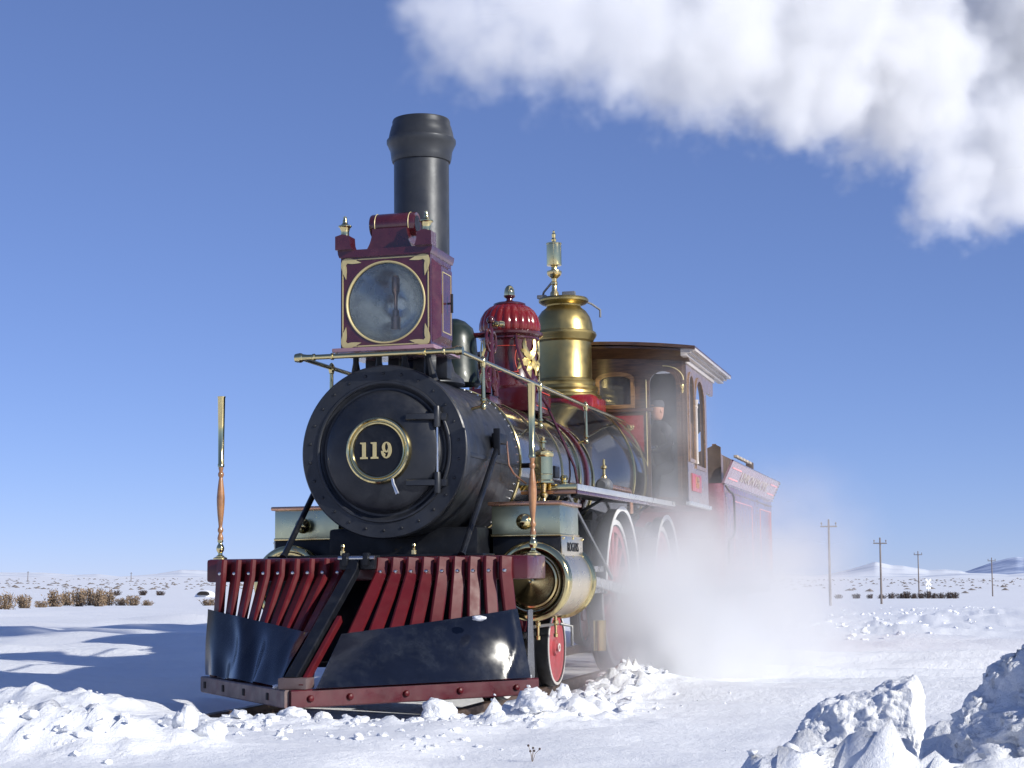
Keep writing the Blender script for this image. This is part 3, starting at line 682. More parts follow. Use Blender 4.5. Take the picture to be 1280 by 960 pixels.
# ---- sand dome
sd = part('sand_dome'); sy = 3.95
MB().box((0, sy, 2.52), (.62, .62, .22), .02).build('dome_saddle', 'dome_red', sd)
for (dx, dy) in ((.311, 0),):
    MB().box((dx, sy, 2.60), (.004, .5, .007)).box((dx, sy, 2.46), (.004, .5, .007)).build('red_line', 'red_line', sd)
MB().lathe([(0, 2.62), (.31, 2.62), (.315, 2.645), (.295, 2.665), (.282, 2.69), (.262, 2.71), (.254, 2.74), (.252, 3.07), (.262, 3.085), (.275, 3.095), (.275, 3.11), (.29, 3.12), (.305, 3.135), (.308, 3.155), (.295, 3.165), (.28, 3.175), (0, 3.18)], (0, sy, 0), n=72).build('dome_body', 'dome_red', sd)
NF = 22
fl = MB().lathe([(.272+.0, 3.17), (.286, 3.20), (.284, 3.25), (.268, 3.31), (.236, 3.365), (.19, 3.405), (.145, 3.425), (.13, 3.43)], (0, sy, 0), n=NF*10, rad=lambda r, h, a: r*(1-.045*(1-abs(math.sin(a*NF/2)))))
fl.build('fluted_cap', 'flute_red', sd, 50)
MB().lathe([(0, 3.425), (.15, 3.425), (.15, 3.44), (.12, 3.452), (.06, 3.46), (.03, 3.475), (.028, 3.49), (.05, 3.505), (.056, 3.52), (.0, 3.525)], (0, sy, 0), n=40).build('finial_cup', 'dome_red', sd)
MB().lathe([(0, 3.52), (.048, 3.52), (.05, 3.545), (.044, 3.58), (.03, 3.605), (.012, 3.618), (0, 3.62)], (0, sy, 0), n=28).build('acorn_finial', 'polished_brass', sd)
def on_dome(ang, z, r=.254): return Vector((r*math.sin(ang), sy-r*math.cos(ang), z))
for ca in (R(62), R(-62), R(118)):
    for k in range(11):
        a = 2*PI*k/11+.2; ln = (.11, .16, .13)[k % 3]*(1.15 if math.sin(a) > .2 or math.cos(a) < 0 else .8); rad0 = .012
        lf = MB(); vs = []; fs = []
        for i in range(6):
            t = i/5; rr = rad0+ln*t; wd = .026*math.sin(PI*min(1, t*.92+.06))*(1+.35*math.sin(t*17))+.002; cur = a+.55*t*(1 if k % 2 else -1)
            for s_ in (-1, 0, 1):
                uu = rr*math.cos(cur)-s_*wd*math.sin(cur); vv = rr*math.sin(cur)+s_*wd*math.cos(cur)
                vs.append(on_dome(ca+uu/.254, 2.885+vv*1.15, .256+.012*(1-abs(s_))+.010*math.sin(PI*t)))
        for i in range(5):
            for s_ in range(2): fs.append((i*3+s_, (i+1)*3+s_, (i+1)*3+s_+1, i*3+s_+1))
        lf.add(vs, fs).build('gilt_leaf', 'gold_leaf', sd)
for ca0, ca1 in ((R(-32), R(32)),):
    for z in (3.02, 2.78):
        MB().tube([on_dome(ca0+(ca1-ca0)*k/12, z-.04*math.sin(PI*k/12)*(0), .2535) for k in range(13)], .0035, 5).build('red_line', 'red_line', sd)
    for ca in (ca0, ca1):
        MB().tube([on_dome(ca+.12*math.copysign(1, -ca)*math.sin(PI*k/8), 2.78+.24*k/8, .2535) for k in range(9)], .0035, 5).build('red_line', 'red_line', sd)
for sx in (-1, 1):
    MB().tube([(sx*.12, sy-.24, 3.13), (sx*.14, sy-.275, 3.0), (sx*.2, sy-.28, 2.8), (sx*.4, sy-.2, 2.45), (sx*.62, sy-.1, 1.9), (sx*.66, sy-.05, 1.6)], .012, 8).build('sand_pipe', 'dome_red', sd)

# ---- steam dome with whistle
td = part('steam_dome'); ty = 6.15
MB().box((0, ty, 2.70), (.74, .70, .16), .03).build('dome_saddle', 'bright_red', td)
MB().lathe([(0, 2.75), (.37, 2.75), (.385, 2.775), (.375, 2.80), (.345, 2.815), (.34, 2.84), (.355, 2.865), (.345, 2.89), (.315, 2.90), (.315, 2.925), (.325, 2.94), (.315, 2.96), (.293, 2.97), (.287, 2.985), (.287, 3.36), (.296, 3.37), (.31, 3.38), (.315, 3.395), (.335, 3.42), (.345, 3.445), (.335, 3.47), (.31, 3.48), (.305, 3.51), (.298, 3.57), (.275, 3.64), (.235, 3.70), (.19, 3.735), (.18, 3.75), (.185, 3.765), (.235, 3.78), (.262, 3.80), (.265, 3.82), (.25, 3.84), (.15, 3.85), (0, 3.855)], (0, ty, 0), n=80).build('dome_casing', 'dome_brass', td)
wx, wy = -.085, 6.10
MB().lathe([(0, 3.84), (.05, 3.84), (.045, 3.90), (.03, 3.92), (.027, 3.98), (.035, 3.99), (.035, 4.01), (.027, 4.02), (.03, 4.05), (.07, 4.085), (.08, 4.11), (.078, 4.13), (.035, 4.145), (.03, 4.19), (.0, 4.19)], (wx, wy, 0), n=32).build('whistle_bowl', 'brass', td)
MB().lathe([(.04, 4.19), (.078, 4.192), (.08, 4.2), (.079, 4.415), (.083, 4.42), (.083, 4.432), (.03, 4.437), (.022, 4.45), (.028, 4.47), (.018, 4.49), (.022, 4.51), (.024, 4.53), (.012, 4.545), (.014, 4.56), (0, 4.572)], (wx, wy, 0), n=32).build('whistle', 'polished_brass', td)
MB().tube([(wx-.02, wy, 4.02), (wx-.13, wy+.05, 3.92), (wx-.16, wy+.1, 3.86)], .012, 8).tube([(wx+.13, ty-.05, 3.88), (.26, ty+.2, 3.80), (.34, ty+.25, 3.74), (.34, ty+.25, 3.66)], .012, 8).box((wx-.15, ty, 3.87), (.10, .06, .04), .01).box((.07, ty-.05, 3.88), (.14, .06, .05), .01).build('whistle_lever', 'iron_grey', td)

# ---- running boards
for sx in (-1, 1):
    def inc(yv): return 1.636+.0085*(yv-2.05)
    rot = Matrix.Rotation(math.atan(.0085), 3, 'X'); ym = (2.05+6.62)/2; LN = 6.62-2.05
    rb = MB().box((sx*.82, ym, inc(ym)-.012), (.46, LN, .03), .006, rot).build('running_board', 'iron_grey', loco)
    MB().box((sx*1.056, ym, inc(ym)-.012), (.016, LN+.03, .05), .006, rot).build('edge_strip', 'pale_edge', rb)
    MB().box((sx*1.050, ym, inc(ym)-.052), (.012, LN+.02, .028), .004, rot).build('lower_strip', 'maroon', rb)
    MB().box((sx*.82, 2.046, inc(2.05)-.010), (.48, .016, .045), .005).build('front_strip', 'polished_brass', rb)
    MB().box((sx*.82, 2.050, inc(2.05)-.050), (.46, .014, .03), .004).build('front_lower_strip', 'copper', rb)
    for yv in (2.4, 3.5, 5.6): MB().tube([(sx*.5, yv, 1.35), (sx*.75, yv, 1.48), (sx*1.0, yv, inc(yv)-.03)], .014, 8).build('board_bracket', 'black_paint', rb)
    lb = part('lubricator'); lx, ly = sx*.80, 1.95
    MB().lathe([(0, 0), (.06, 0), (.086, .01), (.086, .025), (.077, .035), (.077, .075), (.080, .078), (.077, .082), (.077, .215), (.084, .222), (.088, .235), (.088, .25), (.072, .265), (.03, .275), (.018, .29), (.018, .325), (.030, .333), (.03, .345), (.012, .352), (.02, .37), (0, .385)], (lx, ly, 1.645), n=40).build('lubricator_body', 'polished_brass', lb)
    MB().lathe([(.0, 0), (.03, 0), (.022, .05), (.035, .07), (.035, .085), (.02, .10), (.03, .165), (0, .165)], (lx, ly, 1.485), n=16).build('lubricator_stem', 'brass', lb)
    for k in range(10):
        a = 2*PI*k/10; MB().ball((lx+.074*math.cos(a), ly+.074*math.sin(a), 1.905), .008, 4).build('cap_screw', 'polished_brass', lb)
    MB().tube([(lx, ly, 1.80), (sx*.66, ly+.02, 1.80), (sx*.58, ly+.02, 1.80)], .02, 8).build('steam_pipe', 'black_paint', lb)
    MB().lathe([(0, 0), (.04, 0), (.04, .02), (.025, .03), (.025, .05), (.036, .06), (.025, .085), (0, .09)], (sx*.93, 2.12, inc(2.1)), n=16).build('oil_cup', 'polished_brass', rb)
    # injector body lying on the board with its pipe
    ij = part('injector'); iz = inc(3.9)+.075
    MB().lathe([(0, -.13), (.04, -.13), (.05, -.10), (.05, -.07), (.07, -.06), (.078, 0), (.07, .06), (.05, .07), (.045, .12), (0, .13)], (sx*.88, 3.9, iz), (0, 1, 0), 24).build('injector_body', 'iron_grey', ij)
    MB().lathe([(0, 0), (.03, 0), (.025, .03), (.014, .04), (.014, .09), (.03, .10), (.03, .115), (.012, .13), (.012, .18), (0, .185)], (sx*.88, 3.9, iz+.06), n=14).build('valve_stem', 'brass', ij)
    MB().tube([(sx*.88, 4.0, iz), (sx*.88, 4.4, iz), (sx*.88, 5.0, iz+.005), (sx*.87, 5.15, iz-.04), (sx*.86, 5.2, iz-.2)], .032, 12).build('feed_pipe', 'copper', ij)
    MB().box((sx*.66, 2.9, 1.80), (.06, .16, .10), .01).build('check_valve', 'black_paint', ij)

# ---- cylinders and steam chests
for sx in (-1, 1):
    cl = part('cylinder'); cx, cz = sx*.95, .8875
    MB().lathe([(0, .99), (.268, .99), (.268, 1.80), (0, 1.80)], (cx, 0, cz), (0, 1, 0), 64).build('cylinder_jacket', 'jacket_brass', cl)
    MB().lathe([(.205, .985), (.212, .962), (.225, .955), (.262, .950), (.278, .958), (.288, .972), (.291, .99), (.284, 1.005), (.279, 1.012), (.285, 1.022), (.285, 1.05), (.27, 1.06)], (cx, 0, cz), (0, 1, 0), 72).build('front_ring', 'polished_brass', cl)
    MB().lathe([(0, .930), (.012, .925), (.03, .935), (.10, .940), (.165, .955), (.18, .95), (.192, .955), (.2, .975), (.2, .99), (0, .99)], (cx, 0, cz), (0, 1, 0), 64).build('cylinder_cover', 'brass', cl)
    MB().lathe([(.265, 1.79), (.283, 1.795), (.292, 1.81), (.288, 1.83), (.292, 1.845), (.285, 1.865), (.24, 1.875), (0, 1.875)], (cx, 0, cz), (0, 1, 0), 64).build('rear_ring', 'polished_brass', cl)
    for yv in (1.05, 1.6):
        MB().lathe([(0, 0), (.012, 0), (.012, .03), (.022, .035), (.022, .06), (.012, .07), (.010, .13), (.018, .135), (.016, .16), (0, .16)], (cx+sx*.02, yv, cz-.265), (0, 0, -1), 12).build('drain_cock', 'brass', cl)
    MB().tube([(cx, 1.0, cz-.33), (cx, 1.75, cz-.33)], .012, 8).tube([(cx+sx*.02, 1.75, cz-.33), (cx+sx*.1, 1.8, cz-.35), (cx+sx*.1, 1.8, cz-.5)], .012, 8).build('drain_linkage', 'iron_grey', cl)
    ch = part('steam_chest'); x0, x1 = .6077, 1.1313; xm = sx*(x0+x1)/2; w = x1-x0
    MB().box((xm, 1.42, 1.34), (w, .60, .214), .006).build('chest_jacket', 'chest_brass', ch)
    MB().box((xm, 1.42, 1.462), (w+.05, .65, .030), .010).build('chest_lid', 'copper', ch)
    MB().box((xm, 1.42, 1.226), (w+.012, .612, .018), .005).build('chest_trim', 'brass', ch)
    MB().box((xm-sx*.0, 1.44, 1.10), (w-.004, .62, .235), .01).build('chest_base', 'black_paint', ch)
    pl = MB().box((sx*(x1+.006), 1.47, 1.135), (.012, .68, .165), .004).build('name_plate', 'jacket_brass', ch)
    tm = text_mesh('ROGERS', .10, 'black_paint', -.001, .003)
    link('plate_letters', tm, pl, (sx*(x1+.0135), 1.47, 1.135), (PI/2, 0, sx*PI/2))
    for (yy, zz) in ((1.47, 1.205), (1.47, 1.065), (1.79, 1.2), (1.15, 1.2), (1.15, 1.07), (1.79, 1.07)): MB().ball((sx*(x1+.013), yy, zz), .011, 5).build('plate_screw', 'polished_brass', pl)
    MB().lathe([(0, 0), (.035, 0), (.03, .012), (.03, .018), (.052, .035), (.06, .06), (.054, .09), (.035, .112), (.012, .122), (0, .123)], (sx*.873, 1.12, 1.325), (0, -1, 0), 32).build('chest_knob', 'polished_brass', ch)
    # guide, crosshead and rods
    gd = part('valve_gear')
    MB().box((sx*.95, 2.6, .98), (.06, 1.5, .05), .008).box((sx*.95, 2.6, .80), (.06, 1.5, .05), .008).box((sx*.95, 2.55, .89), (.12, .26, .22), .02).build('crosshead_guide', 'steel', gd)
    MB().bar([(sx*.99, 2.6, .89), (sx*.99, 6.9, .62)], .05, .09, (1, 0, 0), .15).build('main_rod', 'steel', gd)
    MB().bar([(sx*.94, 4.48, .56), (sx*.94, 6.9, .56)], .045, .085, (1, 0, 0), .15).build('side_rod', 'steel', gd)
    MB().bar([(sx*.98, 2.05, 1.56), (sx*1.0, 3.6, .9)], .02, .03, (1, 0, 0), .15).build('stay_rod', 'iron_grey', gd)
    MB().box((sx*.97, 2.02, .93), (.16, .24, .13), .02).build('stuffing_box', 'steel', gd)
    MB().tube([(sx*1.02, 2.95, .30), (sx*1.02, 2.95, .55)], .055, 16).build('sand_trap', 'brass', gd)

# ---- wheels
def wheel(name, r, x, yv, z, spokes, sx, parent, tyre_w=.13):
    w_ = part(name, parent)
    MB().lathe([(r*.88, 0), (r*.97, 0), (r, .004), (r+.0, tyre_w-.03), (r+.028, tyre_w-.02), (r+.028, tyre_w), (r*.88, tyre_w)], (x, yv, z), (-sx, 0, 0), 72).build('tyre', 'black_paint', w_)
    MB().lathe([(r*.90, -.006), (r*.965, -.006), (r*.965, .0), (r*.90, .0)], (x, yv, z), (-sx, 0, 0), 72).build('white_rim', 'rim_white', w_)
    MB().lathe([(r*.80, .015), (r*.885, .005), (r*.885, .1), (r*.80, .1)], (x, yv, z), (-sx, 0, 0), 72).build('rim', 'wheel_red', w_)
    MB().lathe([(0, -.02), (r*.09, -.02), (r*.1, -.01), (r*.1, .0), (r*.2, .0), (r*.22, .02), (r*.22, .1), (0, .1)], (x, yv, z), (-sx, 0, 0), 40).build('hub', 'wheel_red', w_)
    MB().lathe([(r*.06, -.024), (r*.11, -.024), (r*.11, -.018), (r*.06, -.018)], (x, yv, z), (-sx, 0, 0), 32).build('hub_ring', 'rim_white', w_)
    if spokes:
        for k in range(spokes):
            a = 2*PI*k/spokes; d = Vector((0, math.cos(a), math.sin(a))); c0 = Vector((x-sx*.05, yv, z))
            MB().bar([c0+d*r*.18, c0+d*r*.82], .05, .06, Vector((0, -math.sin(a), math.cos(a))), .25).build('spoke', 'wheel_red', w_)
    else:
        MB().lathe([(r*.2, .02), (r*.5, .035), (r*.82, .015), (r*.82, .07), (r*.2, .07)], (x, yv, z), (-sx, 0, 0), 48).build('wheel_disc', 'wheel_red', w_)
    return w_
for sx in (-1, 1):
    for yv in (.62, 2.12): wheel('truck_wheel', .302, sx*.85, yv, .362, 0, sx, loco)
    for yv in (4.48, 6.9):
        wheel('driving_wheel', .70, sx*.86, yv, .765, 16, sx, loco)
        pts = [(.775*math.cos(PI*k/30), .775*math.sin(PI*k/30)) for k in range(31)]; pin = [(.735*math.cos(PI*k/30), .735*math.sin(PI*k/30)) for k in range(30, -1, -1)]
        sp_ = part('splasher')
        MB().prism([[(p[0], p[1]) for p in pts+pin]], (sx*.87, yv, .765), (0, 1, 0), (0, 0, 1), .10).build('splasher_band', 'black_paint', sp_, 50)
        pts = [(.800*math.cos(PI*k/30), .800*math.sin(PI*k/30)) for k in range(31)]; pin = [(.755*math.cos(PI*k/30), .755*math.sin(PI*k/30)) for k in range(30, -1, -1)]
        MB().prism([pts+pin], (sx*.928, yv, .765), (0, 1, 0), (0, 0, 1), .008).build('splasher_edge', 'rim_white', sp_, 50)
for yv in (.62, 2.12): MB().tube([(-.8, yv, .362), (.8, yv, .362)], .07, 14).build('axle', 'iron_grey', loco)
for yv in (4.48, 6.9): MB().tube([(-.85, yv, .765), (.85, yv, .765)], .09, 14).build('axle', 'iron_grey', loco)
MB().box((-.55, 1.37, .42), (.08, 1.9, .12), .01).box((.55, 1.37, .42), (.08, 1.9, .12), .01).box((0, 1.37, .55), (1.2, .5, .14), .01).build('truck_frame', 'black_paint', loco)
MB().box((0, 5.7, 1.25), (1.5, 3.6, .35), .02).build('ash_pan', 'black_paint', loco)

# ---- cab
cab = part('cab'); CY0, CY1, CW = 6.66, 8.10, 1.2
win = [(.255, .617, 2.73, 3.05)]; dr = (.80, 1.11, 1.72, 3.10)
outer = [(-CW, 1.655), (CW, 1.655), (CW, 3.30), (.6, 3.36), (0, 3.375), (-.6, 3.36), (-CW, 3.30)]
holes = []
for sx in (-1, 1):
    for (a, bq, c, d, rise) in ((.255, .617, 2.73, 3.06, .06), (.80, 1.11, 1.72, 3.10, .14)):
        p = arch(a, bq, c, d, 10, rise); holes.append([(q[0]*sx, q[1]) for q in p])
MB().prism([outer]+holes, (0, CY0+.025, 0), (1, 0, 0), (0, 0, 1), .05).build('front_wall', 'walnut', cab, 20)
for sx in (-1, 1):
    MB().prism([[(sx*.02, 1.66), (sx*.74, 1.66), (sx*.74, 2.62), (sx*.02, 2.62)]], (0, CY0-.006, 0), (1, 0, 0), (0, 0, 1), .012).build('red_panel', 'bright_red', cab, 20)
    MB().box((sx*.42, CY0-.02, 2.675), (.84, .04, .035), .006).build('window_ledge', 'walnut', cab)
    fo = arch(.225, .647, 2.70, 3.095, 10, .075); fi = arch(.265, .607, 2.74, 3.05, 10, .055)
    wf = MB().prism([[(q[0]*sx, q[1]) for q in fo], [(q[0]*sx, q[1]) for q in fi]], (0, CY0-.008, 0), (1, 0, 0), (0, 0, 1), .03).build('front_window', 'oak_frame', cab, 30)
    MB().box((sx*.436, CY0+.012, 2.895), (.36, .004, .34)).build('window_pane', 'glass', cab, 0)
    fo = arch(.775, 1.135, 1.70, 3.125, 12, .16); fi = arch(.812, 1.098, 1.74, 3.085, 12, .13)
    MB().prism([[(q[0]*sx, q[1]) for q in fo], [(q[0]*sx, q[1]) for q in fi]], (0, CY0-.007, 0), (1, 0, 0), (0, 0, 1), .026).build('door_frame', 'walnut', cab, 30)
    MB().tube([(sx*.775, CY0-.02, 1.9), (sx*.775, CY0-.02, 3.0)], .006, 6).build('gilt_line', 'gilt_paint', cab)
    arc = [(sx*(1.18-.22*(1-math.cos(PI/2*k/8))), CY0-.03, 2.98+.16*math.sin(PI/2*k/8)) for k in range(9)]
    MB().tube(arc, .007, 6).build('gilt_line', 'gilt_paint', cab)
    MB().lathe([(0, 0), (.018, 0), (.022, .02), (.012, .05), (.02, .06), (.01, .09), (0, .095)], (sx*1.165, CY0-.03, 2.93), (0, 0, -1), 12).build('pendant', 'gold_leaf', cab)
    # brass star on the red panel
    q = MB()
    for k in range(8):
        a = 2*PI*k/8; q.ball((sx*.60+.030*math.cos(a), CY0-.022, 2.50+.030*math.sin(a)), .014, 5)
    q.ball((sx*.60, CY0-.03, 2.50), .022, 6); q.build('brass_rosette', 'polished_brass', cab)
    # side wall with two round-headed openings
    so = [(CY0, 1.655), (CY1, 1.655), (CY1, 3.0), (8.62, 3.0), (8.66, 3.06), (8.66, 3.24), (CY0, 3.24)]
    h1 = arch(6.80, 7.16, 2.15, 3.07, 12); h2 = arch(7.24, 7.88, 2.10, 3.07, 12, .30)
    sw = MB().prism([so, h1, h2], (sx*(CW-.02), 0, 0), (0, 1, 0), (0, 0, 1), .04).build('side_wall', 'cab_side', cab, 20)
    for h0, hz, hy in ((h1, 2.15, (6.80, 7.16)), (h2, 2.10, (7.24, 7.88))):
        big = arch(hy[0]-.035, hy[1]+.035, hz-.03, 3.105, 12, (hy[1]-hy[0])/2+.03 if hy[0] < 7 else .33)
        sml = arch(hy[0]+.01, hy[1]-.01, hz+.01, 3.06, 12, (hy[1]-hy[0])/2-.01 if hy[0] < 7 else .29)
        MB().prism([big, sml], (sx*(CW+.006), 0, 0), (0, 1, 0), (0, 0, 1), .018).build('side_window', 'oak_frame', cab, 30)
    MB().box((sx*(CW-.03), 6.98, 2.35), (.02, .35, .42), .004).build('lowered_sash', 'oak_frame', cab)
    for yv in (7.2,): MB().lathe([(0, 2.12), (.022, 2.12), (.016, 2.16), (.016, 2.72), (.024, 2.74), (.016, 2.76), (.024, 2.78), (.03, 2.82), (0, 2.82)], (sx*(CW+.02), yv, 0), n=14).build('colonnette', 'cornice_cream', cab)
    pn = MB().box((sx*(CW+.006), 7.22, 1.91), (.012, .62, .19), .004).build('number_panel', 'wheel_red', cab)
    tm = text_mesh('119', .17, 'gold_leaf', .004, .004)
    link('panel_number', tm, pn, (sx*(CW+.014), 7.22, 1.91), (PI/2, 0, sx*PI/2))
    # cornice mouldings under the eave
    for k, (xx, zz, ww, hh_) in enumerate(((1.215, 3.185, .03, .05), (1.235, 3.225, .07, .03), (1.255, 3.250, .11, .022), (1.28, 3.275, .16, .030))):
        MB().box((sx*(CW+(ww/2)-.012), 7.8 if k else 7.68, zz), (ww, 2.75 if k else 2.0, hh_), .006).build('cornice_moulding', 'cornice_cream', cab)
vs = []; fs = []; n = 25
for yv in (6.40, 9.22):
    for k in range(n):
        x = -1.345+2.69*k/(n-1); z = 3.405-.095*(x/1.345)**2; vs += [(x, yv, z), (x, yv, z-.035)]
for k in range(n-1):
    a = 2*k; bq = 2*k+2; o2 = 2*n
    fs += [(a, bq, bq+o2, a+o2), (a+1, a+1+o2, bq+1+o2, bq+1), (a, a+1, bq+1, bq), (a+o2, bq+o2, bq+1+o2, a+1+o2)]
fs += [(0, 2*n, 2*n+1, 1), (2*n-2, 2*n-1, 4*n-1, 4*n-2)]
MB().add(vs, fs).build('roof', 'walnut', cab, 30)
vs = []; fs = []
for yv in (6.44, 6.66):
    for k in range(n):
        x = -1.25+2.5*k/(n-1); z = 3.36-.085*(x/1.3)**2; vs += [(x, yv, z), (x, yv, z-(.11 if yv > 6.5 else .02))]
for k in range(n-1):
    a = 2*k; bq = 2*k+2; o2 = 2*n
    fs += [(a, bq, bq+o2, a+o2), (a+1, a+1+o2, bq+1+o2, bq+1), (a, a+1, bq+1, bq), (a+o2, bq+o2, bq+1+o2, a+1+o2)]
fs += [(0, 2*n, 2*n+1, 1), (2*n-2, 2*n-1, 4*n-1, 4*n-2)]
MB().add(vs, fs).build('front_cove', 'walnut', cab, 30)
for sx in (-1, 1): MB().box((sx*1.225, 7.26, 1.668), (.05, 1.5, .045), .008).build('cab_sill', 'pale_edge', cab)
MB().box((0, 7.6, 1.67), (2.3, 1.9, .03)).build('cab_floor', 'walnut', cab)
MB().prism([[(-1.15, 1.7), (.95, 1.7), (.95, 2.5), (1.06, 2.62), (1.06, 2.9), (.95, 3.0), (.95, 3.2), (1.15, 3.2), (1.15, 3.3), (-1.15, 3.3)]], (0, 8.66, 0), (1, 0, 0), (0, 0, 1), .03).build('blackout_sheet', 'jacket_cloth', cab, 0)  # added dark sheet closing the cab back, so its openings look dark
MB().lathe([(0, 0), (.70, 0), (.72, .03), (.72, .08), (0, .08)], (0, 6.8, 1.95), (0, 1, 0), 48).build('backhead', 'black_paint', cab)
MB().tube([(.55, 6.95, 2.2), (.7, 7.15, 2.3), (.95, 7.3, 2.36)], .014, 8).build('reverse_lever', 'steel', cab)

# ---- engineer
def skin_body(name, pts, edges, mname, parent=None, sub=2):
    me = bpy.data.meshes.new(name); me.from_pydata([p[:3] for p in pts], edges, []); o = bpy.data.objects.new(name, me); col.objects.link(o)
    if parent: o.parent = parent
    md = o.modifiers.new('skin', 'SKIN'); md.use_smooth_shade = True
    for i, p in enumerate(pts):
        o.data.skin_vertices[0].data[i].radius = (p[3], p[3]) if len(p) < 5 else (p[3], p[4])
    o.data.skin_vertices[0].data[0].use_root = True
    s_ = o.modifiers.new('sub', 'SUBSURF'); s_.levels = sub; s_.render_levels = sub
    me.materials.append(MATS[mname]); return o
eng = empty('person', None); eng.matrix_world = CANTM @ Matrix.Translation((.84, 7.30, 1.62)) @ Matrix.Rotation(-.75, 4, 'Z') @ Matrix.Scale(.85, 4)
tag(eng, 'person in dark work jacket and cap leaning at the cab front opening', 'person')
bp_ = [(0, 0, .62, .15, .13), (0, -.02, .78, .14, .12), (0, -.05, .95, .16, .12), (0, -.07, 1.08, .12, .09), (0, -.09, 1.16, .055),
       (-.17, -.06, 1.05, .065), (-.24, -.10, .84, .052), (-.19, -.32, .78, .042), (-.16, -.38, .80, .035),
       (.17, -.06, 1.05, .065), (.23, -.08, .83, .052), (.20, -.28, .74, .042), (.18, -.35, .76, .035),
       (-.10, -.02, .56, .09), (-.11, -.22, .50, .075), (-.11, -.24, .10, .05), (-.11, -.32, .04, .045),
       (.10, -.02, .56, .09), (.11, -.22, .50, .075), (.11, -.24, .10, .05), (.11, -.32, .04, .045)]
be = [(0, 1), (1, 2), (2, 3), (3, 4), (3, 5), (5, 6), (6, 7), (7, 8), (3, 9), (9, 10), (10, 11), (11, 12), (0, 13), (13, 14), (14, 15), (15, 16), (0, 17), (17, 18), (18, 19), (19, 20)]
skin_body('jacket', bp_, be, 'jacket_cloth', eng)
hd = MB()
prof = [(0, -.125), (.045, -.118), (.064, -.09), (.074, -.05), (.080, 0), (.082, .05), (.074, .09), (.05, .118), (0, .128)]
hd.lathe(prof, (0, 0, 0), n=28)
vv = []
for (x, y, z) in hd.v:
    y2 = y*1.15
    if y2 < 0:
        y2 -= .020*math.exp(-((x/.014)**2+((z+.015)/.028)**2))       # nose
        y2 += .010*math.exp(-(((abs(x)-.03)/.016)**2+((z-.018)/.014)**2))   # eye sockets
        y2 -= .006*math.exp(-((x/.028)**2+((z+.062)/.010)**2))       # lips
        y2 -= .008*math.exp(-((x/.03)**2+((z+.1)/.02)**2))           # chin
    vv.append((x, y2-.10, z+1.29))
hd.v = vv
head = hd.build('head', 'skin', eng, 80)
for sx in (-1, 1):
    MB().ball((sx*.082, -.09, 1.285), .02, 6, (.5, 1, 1.5)).build('ear', 'skin', head)
    MB().ball((sx*.029, -.183, 1.308), .009, 6).build('eye', 'dark_hole', head)
MB().box((0, -.192, 1.232), (.04, .008, .006), .002).build('mouth', 'dark_hole', head)
MB().lathe([(.0, .155), (.07, .148), (.092, .115), (.092, .06), (.086, .055), (0, .06)], (0, -.095, 1.28), n=28).box((0, -.22, 1.345), (.13, .11, .008), .003).build('cap', 'cap_cloth', eng)
for sx, hp in ((-1, (-.155, -.40, .80)), (1, (.175, -.37, .76))):
    h_ = MB().ball(hp, .034, 8, (.9, 1.1, .6))
    for k in range(4):
        fx = hp[0]-.026+.017*k; h_.tube([(fx, hp[1]-.025, hp[2]+.005), (fx, hp[1]-.055, hp[2]), (fx, hp[1]-.065, hp[2]-.022), (fx, hp[1]-.05, hp[2]-.038)], .0085, 6)
    h_.tube([(hp[0]-sx*.03, hp[1], hp[2]), (hp[0]-sx*.05, hp[1]-.025, hp[2]-.008), (hp[0]-sx*.045, hp[1]-.045, hp[2]-.02)], .0095, 6)
    h_.build('hand', 'skin', eng)

